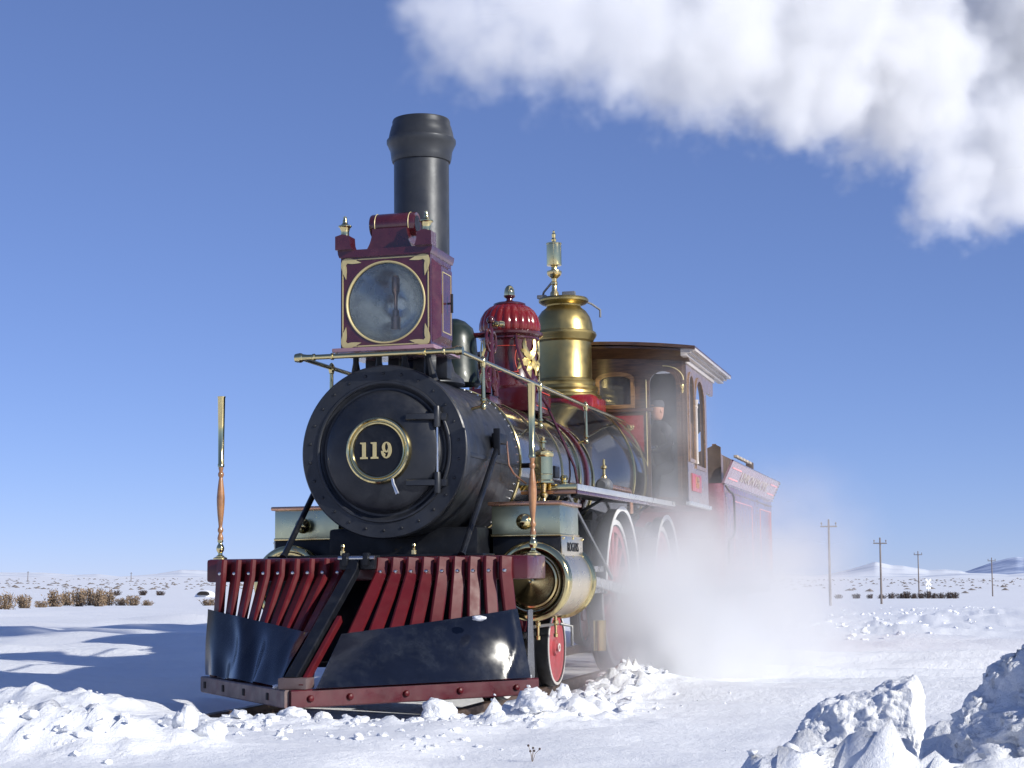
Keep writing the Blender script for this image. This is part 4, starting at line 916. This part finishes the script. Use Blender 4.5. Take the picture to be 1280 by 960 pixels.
# ================================================================== TENDER
ten = empty('tender'); ten.matrix_world = CANTM @ Matrix.Translation((0, 9.3, 0))
tag(ten, 'maroon tender with flared lettered collar coupled behind the locomotive cab', 'tender')
def tp(o): o.parent = ten; o.location = Vector(o.location)-Vector((0, 9.3, 0)); return o
tw = 1.2
def rrect(x0, x1, y0, y1, r, n=5):
    out = []
    for (cx, cyy, a0) in ((x1-r, y0+r, -PI/2), (x1-r, y1-r, 0), (x0+r, y1-r, PI/2), (x0+r, y0+r, PI)):
        for k in range(n+1):
            a = a0+PI/2*k/n; out.append((cx+r*math.cos(a), cyy+r*math.sin(a)))
    return out
tp(MB().prism([rrect(-tw, tw, 9.3, 14.6, .12)], (0, 0, 1.40), (1, 0, 0), (0, 1, 0), 1.24).build('tank', 'tender_red', None, 40))
for sx in (-1, 1):
    vs = []
    for yv in (9.36, 14.62):
        vs += [(sx*tw, yv, 2.015), (sx*(tw+.125), yv, 2.285), (sx*(tw+.105), yv, 2.30), (sx*(tw-.025), yv, 2.025)]
    fl_ = tp(MB().add(vs, [(0, 1, 5, 4), (1, 2, 6, 5), (2, 3, 7, 6), (3, 0, 4, 7), (0, 3, 2, 1), (4, 5, 6, 7)]).build('flared_collar', 'tender_panel', None, 10))
    e = MB().tube([(sx*(tw+.004), 9.36, 2.015), (sx*(tw+.004), 14.62, 2.015)], .012, 8).tube([(sx*(tw+.118), 9.36, 2.292), (sx*(tw+.118), 14.62, 2.292)], .012, 8).build('collar_bead', 'maroon', ten); e.location.y = -9.3
    tilt = math.atan2(.125, .27)
    tm = text_mesh('UNION PACIFIC', .30, 'cornice_cream', 0.0, .002)
    o = link('collar_lettering', tm, ten); o.rotation_euler = (Matrix.Rotation(sx*PI/2, 4, 'Z') @ Matrix.Rotation(PI/2+tilt, 4, 'X')).to_euler()
    o.location = (sx*(tw+.0665), 12.0-9.3, 2.148); o.scale = (1.4, .60, 1)
    for yc in (9.95, 14.05):
        for t in (.28, .74):
            MB().box((sx*(tw+.125*t+.004), yc-9.3, 2.015+.27*t), (.006, .8, .018)).build('pink_line', 'pink_line', ten, 0)
    rv = MB()
    for yv in (9.55, 12.75):
        for k in range(24): rv.ball((sx*tw, yv-9.3, .85+.05*k), .011, 4)
    for k in range(60): rv.ball((sx*tw, 9.5+k*.085-9.3, 1.93), .009, 4)
    for k in range(6): rv.ball((sx*(tw+.02+.02*k), 14.6-9.3, 2.06+.042*k), .014, 4)
    tag(rv.build('tank_rivets', 'iron_grey', ten), kind='stuff')
    hpts = [(sx*1.215, 9.40, 2.0), (sx*1.26, 9.42, 1.93), (sx*1.27, 9.6, 1.91), (sx*1.27, 9.75, 1.86), (sx*1.27, 9.78, 1.7), (sx*1.27, 9.76, 1.45), (sx*1.27, 9.62, 1.38), (sx*1.25, 9.44, 1.35), (sx*1.24, 9.40, 1.28), (sx*1.235, 9.40, 1.05)]
    MB().tube([(p[0], p[1]-9.3, p[2]) for p in hpts], .014, 8).build('grab_rail', 'black_paint', ten)
    for (yc, ww) in ((11.15, 1.9), (13.7, 1.3)):
        for (dy, dz, sy_, sz_) in ((0, .42, ww, .010), (0, -.42, ww, .010), (-ww/2, 0, .010, .84), (ww/2, 0, .010, .84)):
            MB().box((sx*(tw+.002), yc-9.3+dy, 1.42+dz), (.004, sy_, sz_)).build('pink_line', 'pink_line', ten, 0)
    MB().box((sx*1.0, 11.5-9.3, 2.23), (.06, 3.9, .44), .01).build('bunker_side', 'coal_wood', ten)
    MB().prism([[(9.5-9.3, 2.05), (10.2-9.3, 2.05), (10.2-9.3, 2.40), (9.62-9.3, 2.52)]], (sx*1.06, 0, 0), (0, 1, 0), (0, 0, 1), .05).build('tool_box', 'oak_frame', ten)
    for k in range(5): MB().box((sx*1.06, 2.4+k*.34, 2.50), (.05, .22, .035), .006).build('slat', 'slat_cream', ten)
    MB().box((sx*1.02, 4.15, 2.42), (.10, .12, .22), .01).build('corner_post', 'coal_wood', ten)
    for yv in (10.1, 11.6, 12.6, 14.0):
        w_ = wheel('tender_wheel', .38, sx*.82, yv-9.3, .44, 0, sx, ten)
MB().prism([[(-1.16, 2.02), (1.16, 2.02), (1.16, 2.47), (1.10, 2.50), (.72, 2.34), (-.72, 2.34), (-1.10, 2.50), (-1.16, 2.47)]], (0, .17, 0), (1, 0, 0), (0, 0, 1), .05).build('front_board', 'coal_wood', ten, 20)
MB().box((0, 2.6, .72), (2.3, 5.2, .12), .01).build('tender_frame', 'black_paint', ten)
q = MB()
for k in range(150):
    x, yv = random.uniform(-.95, .95), random.uniform(.4, 4.2); s_ = random.uniform(.06, .12)
    q.box((x, yv, 2.14+.10*(1-abs(x))+random.uniform(-.03, .05)), (s_, s_*1.2, s_*.8), 0, Matrix.Rotation(random.uniform(0, 3), 3, (random.random(), random.random(), random.random()+.1)))
tag(q.build('coal_heap', 'black_paint', ten, 0), kind='stuff')

# ================================================================== TRACK, SNOW LUMPS
for sx in (-1, 1):
    rl = empty('rail'); rl.matrix_world = CANTM
    MB().prism([[(-.065, -.10), (.065, -.10), (.065, -.088), (.012, -.075), (.012, .015), (.036, .022), (.036, .058), (.03, .062), (-.03, .062), (-.036, .058), (-.036, .022), (-.012, .015), (-.012, -.075), (-.065, -.088)]], (sx*.755, 6.0, 0), (1, 0, 0), (0, 0, 1), 18).build('rail_section', 'rail_steel', rl, 30)
    tag(rl, 'snow covered steel rail under the %s wheels of the locomotive' % ('right-hand' if sx > 0 else 'left-hand'), 'rail')

def snow_lump(seed, sub=3, amp=.35, sq=(1, 1, .75), fine=.08):
    bm = bmesh.new(); bmesh.ops.create_icosphere(bm, subdivisions=sub, radius=1)
    for v in bm.verts:
        p = v.co.copy(); q = p*1.1+Vector((seed*3.7, seed*1.3, seed*.7))
        d = 1+amp*mnoise.noise(q)+amp*.5*mnoise.noise(q*2.3)+fine*mnoise.noise(q*6)+fine*.6*mnoise.noise(q*13)
        v.co = Vector((p.x*d*sq[0], p.y*d*sq[1], p.z*d*sq[2]))
    me = bpy.data.meshes.new('snow_lump'); bm.to_mesh(me); bm.free(); me.materials.append(MATS['crusted_snow'])
    me.shade_smooth(); return me
def gz(x, y): return float(G(np.array([x]), np.array([y]))[0])

# loose rubble: one mass of small lumps
protos = [snow_lump(k, 2, .75, (1, 1, .8), .25) for k in range(10)]
pv = [np.array([v.co[:] for v in m.vertices]) for m in protos]; pf = [np.array([p.vertices[:] for p in m.polygons]) for m in protos]
spots = []
def scatter(n, f, s0, s1, pw=2.2):
    for k in range(n):
        x, y = f(); spots.append((x, y, s0+(s1-s0)*random.random()**pw))
scatter(420, lambda: (random.gauss(1.42, .24), random.uniform(-.7, 7.5)), .010, .06, 2.6)
scatter(40, lambda: (random.gauss(1.3, .15), random.uniform(1.2, 4.5)), .04, .085, 1.5)
scatter(150, lambda: (random.uniform(-.9, 1.6), random.uniform(-2.9, -1.2)), .005, .03, 2.6)
scatter(160, lambda: (lambda t: (-.5+2.0*t+random.gauss(0, .2), -2.35+1.5*t+random.gauss(0, .25)))(random.random()), .008, .045, 2.6)
scatter(150, lambda: (random.gauss(-.75, .45), random.gauss(-3.55, .17)), .006, .04, 2.6)
scatter(60, lambda: (random.uniform(-5, -1.3), random.gauss(-.75, .22)), .005, .022, 2.5)
scatter(120, lambda: (random.uniform(3.2, 5), random.uniform(-5.6, -4.0)), .008, .05)
scatter(30, lambda: (random.uniform(1.5, 4), random.uniform(-3, 3)), .004, .012)
scatter(420, lambda: (lambda t: (1.7+.6*t+random.gauss(0, .7+.8*t), 14+60*t*t))(random.random()), .01, .07, 2.5)
scatter(160, lambda: (lambda t: (3.3+1.6*t+random.gauss(0, .8+t), 17+60*t))(random.random()), .01, .06, 2.5)
zs = G(np.array([s[0] for s in spots]), np.array([s[1] for s in spots]))
V_, F_, o_ = [], [], 0
for (x, y, s), z in zip(spots, zs):
    k = random.randrange(10); a = random.uniform(0, 6.28); c, sn = math.cos(a), math.sin(a)
    v = pv[k]*s; v = np.stack([v[:, 0]*c-v[:, 1]*sn+x, v[:, 0]*sn+v[:, 1]*c+y, v[:, 2]*.8+z+s*.12], -1)
    V_.append(v); F_.append(pf[k]+o_); o_ += len(v)
me = bpy.data.meshes.new('snow_rubble'); me.from_pydata(np.concatenate(V_).tolist(), [], np.concatenate(F_).tolist()); me.materials.append(MATS['crusted_snow'])
me.shade_smooth(); me.set_sharp_from_angle(angle=R(45))
tag(link('snow_rubble', me), 'loose lumps of snow thrown up along the track', 'snow', kind='stuff')

def chunk(x, y, s, sq, seed, label, group=None, sink=.25, rot=0, sub=4, dz=0, amp=.3):
    o = link('snow_chunk', snow_lump(seed, sub, amp, sq, .10), None, (x, y, gz(x, y)+s*sq[2]*(1-sink*2)+dz), (0, 0, rot), (s, s, s))
    return tag(o, label, 'snow chunk', group)
# lumps one can pick out in front of the pilot
chunk(.87, -.98, .105, (1, .9, .85), 31, 'rounded white snow block just ahead of the red pilot rail', 'snow chunks ahead of the pilot', .2)
chunk(1.47, -.92, .085, (1.1, .9, .75), 32, 'low snow lump right of the snow block, before the pilot end', 'snow chunks ahead of the pilot', .2)
chunk(.10, -1.42, .075, (1.4, .9, .6), 33, 'flat snow lump under the nose of the red pilot rail', 'snow chunks ahead of the pilot', .2)
chunk(.27, -1.36, .05, (1.1, .9, .8), 34, 'small snow lump beside the flat lump under the pilot nose', 'snow chunks ahead of the pilot', .2)
chunk(.26, -3.2, .075, (.8, .8, 1.1), 35, 'upright snow lump at the lower left, beside the broken mound', 'snow chunks at the lower left', .2)
chunk(.42, -3.25, .07, (1.2, .8, .75), 36, 'snow lump leaning right at the lower left foreground', 'snow chunks at the lower left', .2)
# big blocks at the lower right
def block(name, verts, seed, amp, cuts=26):
    bm = bmesh.new()
    for v in verts: bm.verts.new(v)
    bmesh.ops.convex_hull(bm, input=bm.verts[:])
    for k in range(6):
        bmesh.ops.subdivide_edges(bm, edges=[e for e in bm.edges if e.calc_length() > .020], cuts=1, use_grid_fill=True)
        bmesh.ops.triangulate(bm, faces=[f for f in bm.faces if len(f.verts) > 3])
    for k in range(3): bmesh.ops.smooth_vert(bm, verts=bm.verts[:], factor=.5, use_axis_x=True, use_axis_y=True, use_axis_z=True)
    bm.normal_update(); off = []
    for v in bm.verts:
        q = v.co+Vector((seed, 0, 0))
        off.append(v.normal*(amp*mnoise.noise(q*6)+amp*.6*mnoise.noise(q*15)+amp*.45*abs(mnoise.noise(q*33))+amp*.38*mnoise.noise(q*70))+Vector((mnoise.noise(q*25), mnoise.noise(q*25+Vector((9, 0, 0))), 0))*amp*.35)
    for v, o in zip(bm.verts, off): v.co += o
    me = bpy.data.meshes.new(name); bm.to_mesh(me); bm.free(); me.materials.append(MATS['crusted_snow']); me.shade_smooth(); return me
o = link('snow_block', block('snow_block', [(-.26, -.12, -.22), (.22, -.14, -.22), (.30, .14, -.22), (-.22, .18, -.22), (-.20, -.06, .02), (-.10, -.05, .11), (.24, -.05, .20), (.26, .12, .22), (-.14, .14, .10), (.27, -.08, -.02)], 4.0, .028), None, (3.56, -4.14, .30))
tag(o, 'wedge shaped slab of crusted snow at the lower right, left of the big bank', 'snow block', 'snow blocks at the lower right')
o = link('snow_block', block('snow_block', [(-.34, -.2, -.5), (.8, -.3, -.5), (.8, .4, -.5), (-.3, .35, -.5), (-.36, -.1, -.10), (-.22, 0, .12), (-.12, .0, .22), (.02, 0, .34), (.5, 0, .42), (.8, -.1, .3), (.2, -.3, .12), (.1, .3, .3), (-.30, .1, .02)], 9.0, .05), None, (4.33, -4.98, .49))
tag(o, 'largest rough snow block, cut off by the right edge of the picture', 'snow block', 'snow blocks at the lower right')
o = link('snow_block', block('snow_block', [(-.10, -.08, -.1), (.1, -.08, -.1), (.12, .08, -.1), (-.08, .08, -.1), (.09, 0, .10), (.02, .03, .06), (-.08, 0, .0), (.1, .05, .09)], 2.0, .02), None, (3.93, -4.37, .33))
tag(o, 'small pointed snow piece between the wedge slab and the big block', 'snow block', 'snow blocks at the lower right')

for k, (x, y, z, s, l) in enumerate(((.93, -.34, .655, .030, 'small clump of snow caught on the right pilot apron'), (1.13, .03, .262, .035, 'strip of snow lying on the right end of the pilot foot rail'), (-.14, -1.16, .262, .022, 'tiny clump of snow on the nose of the pilot foot rail'))):
    o = link('snow_clump', snow_lump(60+k, 3, .4, (1.5, 1, .6), .1), None, CANTM @ Vector((x, y, z)), (0, 0, .4*k), (s, s, s)); tag(o, l, 'snow clump')
# dry weed poking out of the snow
wd = empty('dry_weed', None, (1.97, -2.95, gz(1.97, -2.95)))
tag(wd, 'tiny dry weed with seed heads poking out of the foreground snow', 'weed')
for k in range(5):
    a = k*1.3; tip = (.03*math.cos(a)-.02+.012*k, .02*math.sin(a), .05+.012*(k % 3))
    MB().tube([(0, 0, -.01), (tip[0]*.4, tip[1]*.4, tip[2]*.6), tip], .0012, 5).build('stem', 'sage', wd)
    MB().ball(tip, .006, 5).build('seed_head', 'dark_brush', wd)

# ================================================================== VEGETATION
def bush_meshes(seed, n=430, h=1.0, w=.75):
    r = random.Random(seed); st = MB(); lf = MB()
    for k in range(26):
        a = r.uniform(0, 6.28); e = r.uniform(.15, 1.0); tip = Vector((math.cos(a)*w*e, math.sin(a)*w*e, h*r.uniform(.65, 1.0)*(1-.35*e*e)))
        mid = tip*.5+Vector((0, 0, .12*h))*r.uniform(-.5, .6); b0 = Vector((tip.x*r.uniform(.3, .75), tip.y*r.uniform(.3, .75), -.05)); mid = b0.lerp(tip, .5)+Vector((0, 0, .1*h))*r.uniform(-.5, .6); st.tube([b0, mid, tip], [.02, .012, .005], 4)
        for q in range(n//18):
            t = r.uniform(.12, 1.05); p = (mid.lerp(tip, (t-.45)/.55) if t > .45 else b0.lerp(mid, t/.45))+Vector((r.gauss(0, .05), r.gauss(0, .05), r.gauss(0, .05)))
            d = Vector((r.gauss(0, 1), r.gauss(0, 1), r.gauss(.9, .5))).normalized(); s = Vector((r.gauss(0, 1), r.gauss(0, 1), r.gauss(0, 1))).cross(d).normalized()
            ln, ww = r.uniform(.08, .2), r.uniform(.018, .04)
            lf.add([p-s*ww, p+s*ww, p+d*ln+s*ww*.4, p+d*ln-s*ww*.4], [(0, 1, 2, 3)])
    return st.mesh('stems', 'dark_brush', 0), lf
BM = []
for k in range(4):
    st, lf = bush_meshes(50+k); BM.append((st, lf.mesh('foliage', 'sage', 0), lf.mesh('foliage', 'dark_brush', 0)))
def bush(name, x, y, h, w, k, dark, label, group):
    o = empty(name, None, (x, y, gz(x, y)-.05)); o.rotation_euler.z = random.uniform(0, 6); o.scale = (w*1.2, w*1.2, h*.86)
    link('stems', BM[k % 4][0], o); link('foliage', BM[k % 4][2 if dark else 1], o); return tag(o, label, 'bush', group)
SAGE = [(-39.3, 59.4, 0.97, 0.65), (-42.7, 66.6, 0.90, 0.66), (-48.8, 78.5, 0.57, 0.57), (-57.6, 95.1, 1.45, 0.97), (-76.8, 130.2, 1.63, 0.99), (-65.6, 112.6, 1.75, 1.12), (-73.6, 128.9, 1.90, 1.07), (-63.2, 111.7, 1.73, 0.85), (-71.2, 128.0, 1.74, 1.06), (-69.7, 127.5, 0.87, 0.87), (-68.2, 127.0, 1.15, 0.96), (-66.6, 126.5, 0.64, 0.76), (-59.5, 124.2, 0.76, 1.11)]
LB = ['sagebrush at the left edge of the picture', 'second sagebrush from the left edge, low and broad', 'smallest sagebrush of the left clump, third from the left edge',
      'tall tan sagebrush, fourth from the left edge', 'sagebrush behind and right of the fourth one, fifth from the left', 'tall sagebrush in the middle of the left row, sixth from the left',
      'tallest tan sagebrush in the row on the left, seventh from the left', 'slender upright sagebrush, eighth from the left edge', 'broad sagebrush near the right end of the left row, ninth from the left',
      'low tuft of sagebrush, tenth from the left edge', 'rounded sagebrush at the right end of the left row', 'lowest tuft past the right end of the sagebrush row', 'brown bush just left of the pilot, beside the dark mound']
for k, (x, y, h, w) in enumerate(SAGE): bush('sagebrush', x, y, h, w, k, False, LB[k], 'sagebrush in the snowfield on the left')
MID = [(-153.7, 283.6, 1.23, 1.23, 'dark bush behind the sagebrush row, left of its pair'), (-149.0, 284.9, 1.23, 1.43, 'dark bush behind the right end of the sagebrush row'), (-145.7, 285.8, 1.08, 1.43, 'rightmost dark bush behind the sagebrush row')]
for k, (x, y, h, w, l) in enumerate(MID): bush('brush', x, y, h, w, k, True, l, 'dark bushes beyond the sagebrush')
ORD = ['first', 'second', 'third', 'fourth', 'fifth', 'sixth', 'seventh', 'eighth', 'ninth', 'tenth', 'eleventh', 'twelfth', 'thirteenth', 'fourteenth']
HX = [(-13.2, 229.0), (-10.9, 229.9), (-9.0, 230.5), (-7.5, 231.0), (-6.2, 231.5), (-4.9, 231.8), (-4.1, 232.0), (-3.1, 232.3), (-2.1, 233.0), (-1.3, 233.3), (-0.4, 233.6), (0.6, 233.8), (1.5, 234.1), (2.4, 234.3)]
for k, (x, y) in enumerate(HX):
    bush('brush', x, y, random.uniform(.75, 1.15)*(.8 if k < 4 else 1.15), random.uniform(.75, .95), k, True, '%s dark bush from the left in the low hedge by the telegraph poles' % ORD[k], 'low dark hedge by the telegraph poles')
# sagebrush specks far out on the plain
q = MB(); ico = [(0, 0, 1), (.9, 0, .3), (.28, .85, .35), (-.72, .53, .3), (-.72, -.53, .35), (.28, -.85, .3)]
icof = [(0, 1, 2), (0, 2, 3), (0, 3, 4), (0, 4, 5), (0, 5, 1)]
for k in range(4200):
    az = random.uniform(-65, 55)
    if az < -15: dd = random.choice([random.uniform(500, 1100), random.uniform(1000, 2600)])
    else: dd = random.uniform(900, 2200) if random.random() < .85 else random.uniform(350, 900)
    x, y = az_pt(az, dd); s = random.uniform(.5, 1.25)*(1.0+dd/2200); h = s*random.uniform(.45, .8); z = float(base_h(dd))-.1
    pass
    q.add([(x+p[0]*s*random.uniform(.6, 1.3), y+p[1]*s, z+p[2]*h+.9*(1 if False else 0)) for p in ico], icof)
qv = np.array(q.v); qb = G(qv[:, 0], qv[:, 1]); q.v = [(a[0], a[1], a[2]-float(base_h(math.hypot(a[0]-CAM.x, a[1]-CAM.y)))+g) for a, g in zip(qv, qb)]
tag(q.build('distant_sagebrush', 'far_brush', None, 0), 'specks of sagebrush scattered over the far snowy plain', 'sagebrush', kind='stuff')
# dark dug-out mound beyond the field
dk = empty('culvert_mound', None, (-118.9, 249.3, gz(-118.9, 249.3)))
tag(dk, 'small dark hollow in a snowy mound, left of the pilot', 'mound')
MB().ball((0, 0, -.3), 1.6, 12, (1.25, .9, .9)).build('mound', 'snow', dk)
pts = [(.95*math.cos(PI*k/12)*1.05, .62*math.sin(PI*k/12)) for k in range(13)]
MB().prism([pts], (.15, -1.15, .35), (1, 0, 0), (0, 0, 1), 1.0).build('hollow', 'dark_hole', dk, 0)

# ================================================================== TELEGRAPH POLES, CROSSING SIGN
POLES = [(-7.52, 139.06, 7.5, 0, 'telegraph pole nearest the tender, dimmed by the steam'), (-4.86, 174.88, 7.1, 0, 'second telegraph pole from the tender, clear of the steam'),
         (-3.98, 289.95, 7.9, 0, 'third telegraph pole from the tender, beside the white crossing sign'), (8.57, 311.99, 7.1, 0, 'rightmost telegraph pole before the blue mountain'),
         ]
for (x, y, h, rz, l) in POLES:
    o = empty('telegraph_pole', None, (x, y, gz(x, y)-.2)); tag(o, l, 'pole', 'telegraph poles along the track')
    MB().lathe([(0, 0), (.125, 0), (.085, h+.15), (.06, h+.2), (0, h+.2)], (0, 0, 0), n=10).build('pole', 'pole_wood', o)
    MB().box((0, -.11, h-.42), (1.45, .10, .12), .01).build('crossarm', 'pole_wood', o)
    for xx in (-.62, .62): MB().lathe([(0, 0), (.03, 0), (.03, .12), (.07, .14), (.07, .24), (.03, .3), (0, .3)], (xx, -.11, h-.35), n=8).build('insulator', 'pole_wood', o)
for (az, dd, h, l) in ((-31.0, 1500, 9, 'tiny far pole on the skyline near the left edge'), (-27.72, 1500, 8, 'tiny far pole on the skyline left of the pilot')):
    x, y = az_pt(az, dd); o = empty('skyline_pole', None, (x, y, gz(x, y)-.3)); tag(o, l, 'pole', 'far skyline poles')
    MB().lathe([(0, 0), (.35, 0), (.25, h+.3), (0, h+.3)], (0, 0, 0), n=6).build('pole', 'pole_wood', o); MB().box((0, 0, h-.8), (2.2, .2, .25)).build('crossarm', 'pole_wood', o)
cs = empty('crossing_sign', None, (-1.30, 236.5, gz(-1.3, 236.5)-.1)); cs.rotation_euler.z = R(38); tag(cs, 'white crossbuck railway crossing sign beside the third telegraph pole', 'sign')
MB().lathe([(0, 0), (.09, 0), (.09, 2.5), (0, 2.5)], (0, 0, 0), n=8).build('post', 'white_sign', cs)
for a in (45, -45): MB().box((0, -.12-(a > 0)*.03, 2.35), (1.25, .025, .24), .005, Matrix.Rotation(R(a), 3, 'Y')).build('crossbuck_blade', 'white_sign', cs)
MB().box((-.24, -.12, 1.55), (.36, .03, .26), .005).box((.24, -.12, 1.55), (.30, .03, .24), .005).build('small_plate', 'white_sign', cs)

# ================================================================== STEAM
def steam_mat(name, dens, aniso):
    m = bpy.data.materials.new(name); m.use_nodes = True; t = m.node_tree; t.nodes.clear()
    o = t.nodes.new('ShaderNodeOutputMaterial'); p = t.nodes.new('ShaderNodeVolumePrincipled'); t.links.new(p.outputs[0], o.inputs['Volume'])
    p.inputs['Color'].default_value = (.955, .96, .97, 1); p.inputs['Density'].default_value = dens; p.inputs['Anisotropy'].default_value = aniso
    MATS[name] = m; return m
def steam_volume(name, mn, mx, res, blobs, mname, mode, scale, amp, sharp, stretch=(1, 1, 1), detail=6, off=0.0):
    vol = bpy.data.volumes.new(name); ob = bpy.data.objects.new(name, vol); col.objects.link(ob)
    ng = bpy.data.node_groups.new(name, 'GeometryNodeTree'); ng.interface.new_socket('Geometry', in_out='INPUT', socket_type='NodeSocketGeometry'); ng.interface.new_socket('Geometry', in_out='OUTPUT', socket_type='NodeSocketGeometry')
    N = ng.nodes; L = ng.links; out = N.new('NodeGroupOutput'); vc = N.new('GeometryNodeVolumeCube')
    vc.inputs['Min'].default_value = mn; vc.inputs['Max'].default_value = mx
    for k, a in zip('XYZ', res): vc.inputs['Resolution '+k].default_value = a
    pos = N.new('GeometryNodeInputPosition')
    def ma(op, a, b_=None):
        n = N.new('ShaderNodeMath'); n.operation = op
        for i, v in enumerate((a, b_)):
            if v is None: continue
            if isinstance(v, (int, float)): n.inputs[i].default_value = v
            else: L.new(v, n.inputs[i])
        return n.outputs[0]
    def vm(op, a, b_):
        n = N.new('ShaderNodeVectorMath'); n.operation = op
        for i, v in enumerate((a, b_)):
            if isinstance(v, tuple): n.inputs[i].default_value = v
            else: L.new(v, n.inputs[i])
        return n
    def nz(sc_, det, rough, offv):
        n = N.new('ShaderNodeTexNoise'); n.inputs['Scale'].default_value = sc_; n.inputs['Detail'].default_value = det; n.inputs['Roughness'].default_value = rough
        L.new(vm('ADD', vm('MULTIPLY', pos.outputs[0], stretch).outputs[0], offv).outputs[0], n.inputs['Vector']); return n.outputs['Fac']
    acc = None
    for bl in blobs:
        x, y, z, rx, ry, rz = bl[:6]; wgt = bl[6] if len(bl) > 6 else 1.0
        dv = vm('MULTIPLY', vm('SUBTRACT', pos.outputs[0], (x, y, z)).outputs[0], (1/rx, 1/ry, 1/rz)); ln = vm('LENGTH', dv.outputs[0], (0, 0, 0)).outputs['Value']
        if mode == 'sdf': v = ma('MULTIPLY', ma('SUBTRACT', 1.0, ln), rx)
        else: v = ma('MULTIPLY', ma('EXPONENT', ma('MULTIPLY', ma('MULTIPLY', ln, ln), -1.0)), wgt)
        acc = v if acc is None else ma('MAXIMUM' if mode == 'sdf' else 'ADD', acc, v)
    n1 = ma('SUBTRACT', nz(scale, detail, .70 if mode == 'sdf' else .6, (3.1, 7.7, 1.9)), .5); n2 = ma('SUBTRACT', nz(scale*.42, 3, .5, (11., 2., 5.)), .5)
    if mode == 'sdf':
        v = ma('ADD', acc, ma('ADD', ma('MULTIPLY', n1, amp), ma('MULTIPLY', n2, amp*.55))); v = ma('MULTIPLY', ma('ADD', v, off), sharp)
    else:
        f = ma('ADD', 1.0, ma('ADD', ma('MULTIPLY', n1, amp), ma('MULTIPLY', n2, amp))); v = ma('SUBTRACT', ma('MULTIPLY', acc, ma('MAXIMUM', f, 0.0)), .02)
    cl = N.new('ShaderNodeClamp'); L.new(v, cl.inputs[0]); cl.inputs[2].default_value = 1.0 if mode == 'sdf' else 9.0
    L.new(cl.outputs[0], vc.inputs['Density'])
    sm = N.new('GeometryNodeSetMaterial'); sm.inputs['Material'].default_value = MATS[mname]
    L.new(vc.outputs[0], sm.inputs[0]); L.new(sm.outputs[0], out.inputs[0])
    ob.modifiers.new('steam', 'NODES').node_group = ng; vol.materials.append(MATS[mname]); return ob
steam_mat('plume_steam', 2.6, 0.0); steam_mat('ground_steam', 1.0, .2)
PLW = [(0.18, 1.07, 4.98, 0.40), (0.37, 1.41, 5.20, 0.50), (0.58, 2.35, 5.61, 0.66), (0.92, 3.87, 5.91, 0.75), (1.57, 5.76, 6.37, 0.93), (2.38, 7.70, 6.81, 1.14), (3.41, 9.83, 6.98, 1.15), (3.89, 10.84, 5.71, 0.60), (4.67, 11.90, 6.39, 1.01), (0.69, 3.09, 6.67, 0.77), (1.42, 5.26, 7.60, 1.12), (3.07, 8.72, 8.50, 1.46), (5.10, 12.20, 8.37, 1.41), (6.38, 14.15, 8.06, 1.33)]
pa = Vector(PLW[0][:3]); pb = Vector(PLW[-1][:3])+Vector((0, 0, .8)); dx_ = (pb-pa).normalized(); dy_ = Vector((0, 0, 1)).cross(dx_).normalized(); dz_ = dx_.cross(dy_)
PM = Matrix((dx_, dy_, dz_)).transposed().to_4x4(); PM.translation = pa; PI_ = PM.inverted()
PLW = [(a, b_, c+.10, r*1.08) for k, (a, b_, c, r) in enumerate(PLW)]
PLW[0] = (PLW[0][0]+.16, PLW[0][1], PLW[0][2], PLW[0][3])
PL = [(*(PI_ @ Vector(q[:3])), q[3]) for q in PLW]
lo = [min(q[k]-q[3] for q in PL)-.5 for k in range(3)]; hi = [max(q[k]+q[3] for q in PL)+.5 for k in range(3)]
vx = .045
pl = steam_volume('steam_plume', tuple(lo), tuple(hi), tuple(int((hi[k]-lo[k])/vx) for k in range(3)), [(a, b_, c, r, r, r) for a, b_, c, r in PL], 'plume_steam', 'sdf', 2.0, 2.2, 2.2, detail=9, off=-.02)
pl.matrix_world = PM
tag(pl, 'white steam plume blown to the right from the tall black chimney', 'steam', kind='stuff')
GS = [(1.66, 2.95, .24, .20, .30, .20, 6.0), (1.90, 3.35, .30, .22, .34, .22, 4.5), (1.46, 2.50, .16, .18, .28, .15, 4.0), (2.15, 3.9, .24, .26, .4, .2, 3.0), (1.75, 3.6, .62, .22, .3, .2, 2.5), (1.50, 2.70, .30, .40, .6, .32, 2.6), (1.38, 2.05, .22, .28, .5, .25, .7), (1.72, 3.2, .40, .48, .7, .38, 1.9), (1.85, 4.0, .42, .5, .9, .42, 1.1), (2.0, 5.4, .5, .6, 1.4, .5, .65), (1.28, 3.3, .80, .28, .8, .45, 1.2), (1.32, 4.6, .90, .3, 1.1, .5, 1.4),
      (1.35, 6.5, 1.0, .3, 1.4, .55, 1.0), (2.3, 6.2, .3, .8, 1.6, .3, .5), (1.6, 8.8, 1.0, .45, 1.8, .7, .42), (1.15, 5.7, 2.2, .3, .6, .7, .34), (.95, 6.3, 2.3, .4, .3, .6, .44), (2.1, 10.2, 1.2, .7, 2.2, .9, .22), (1.95, 7.6, .9, .5, 1.6, .6, .24), (1.15, 1.9, .3, .2, .4, .3, .3)]
gs = steam_volume('steam_cloud', (.55, .6, -.05), (4.3, 15.5, 3.6), (94, 300, 92), GS, 'ground_steam', 'gauss', 2.1, 5.2, 1, detail=8, off=0)
tag(gs, 'low bank of steam drifting beside the driving wheels and tender', 'steam', kind='stuff')

# thing > part > sub-part and no deeper: small fittings hang on the part above
def depth(o):
    n = 0
    while o.parent: o = o.parent; n += 1
    return n
for o in list(col.objects):
    while depth(o) > 2:
        mw = o.parent.matrix_basis @ o.matrix_basis; o.parent = o.parent.parent; o.matrix_basis = mw
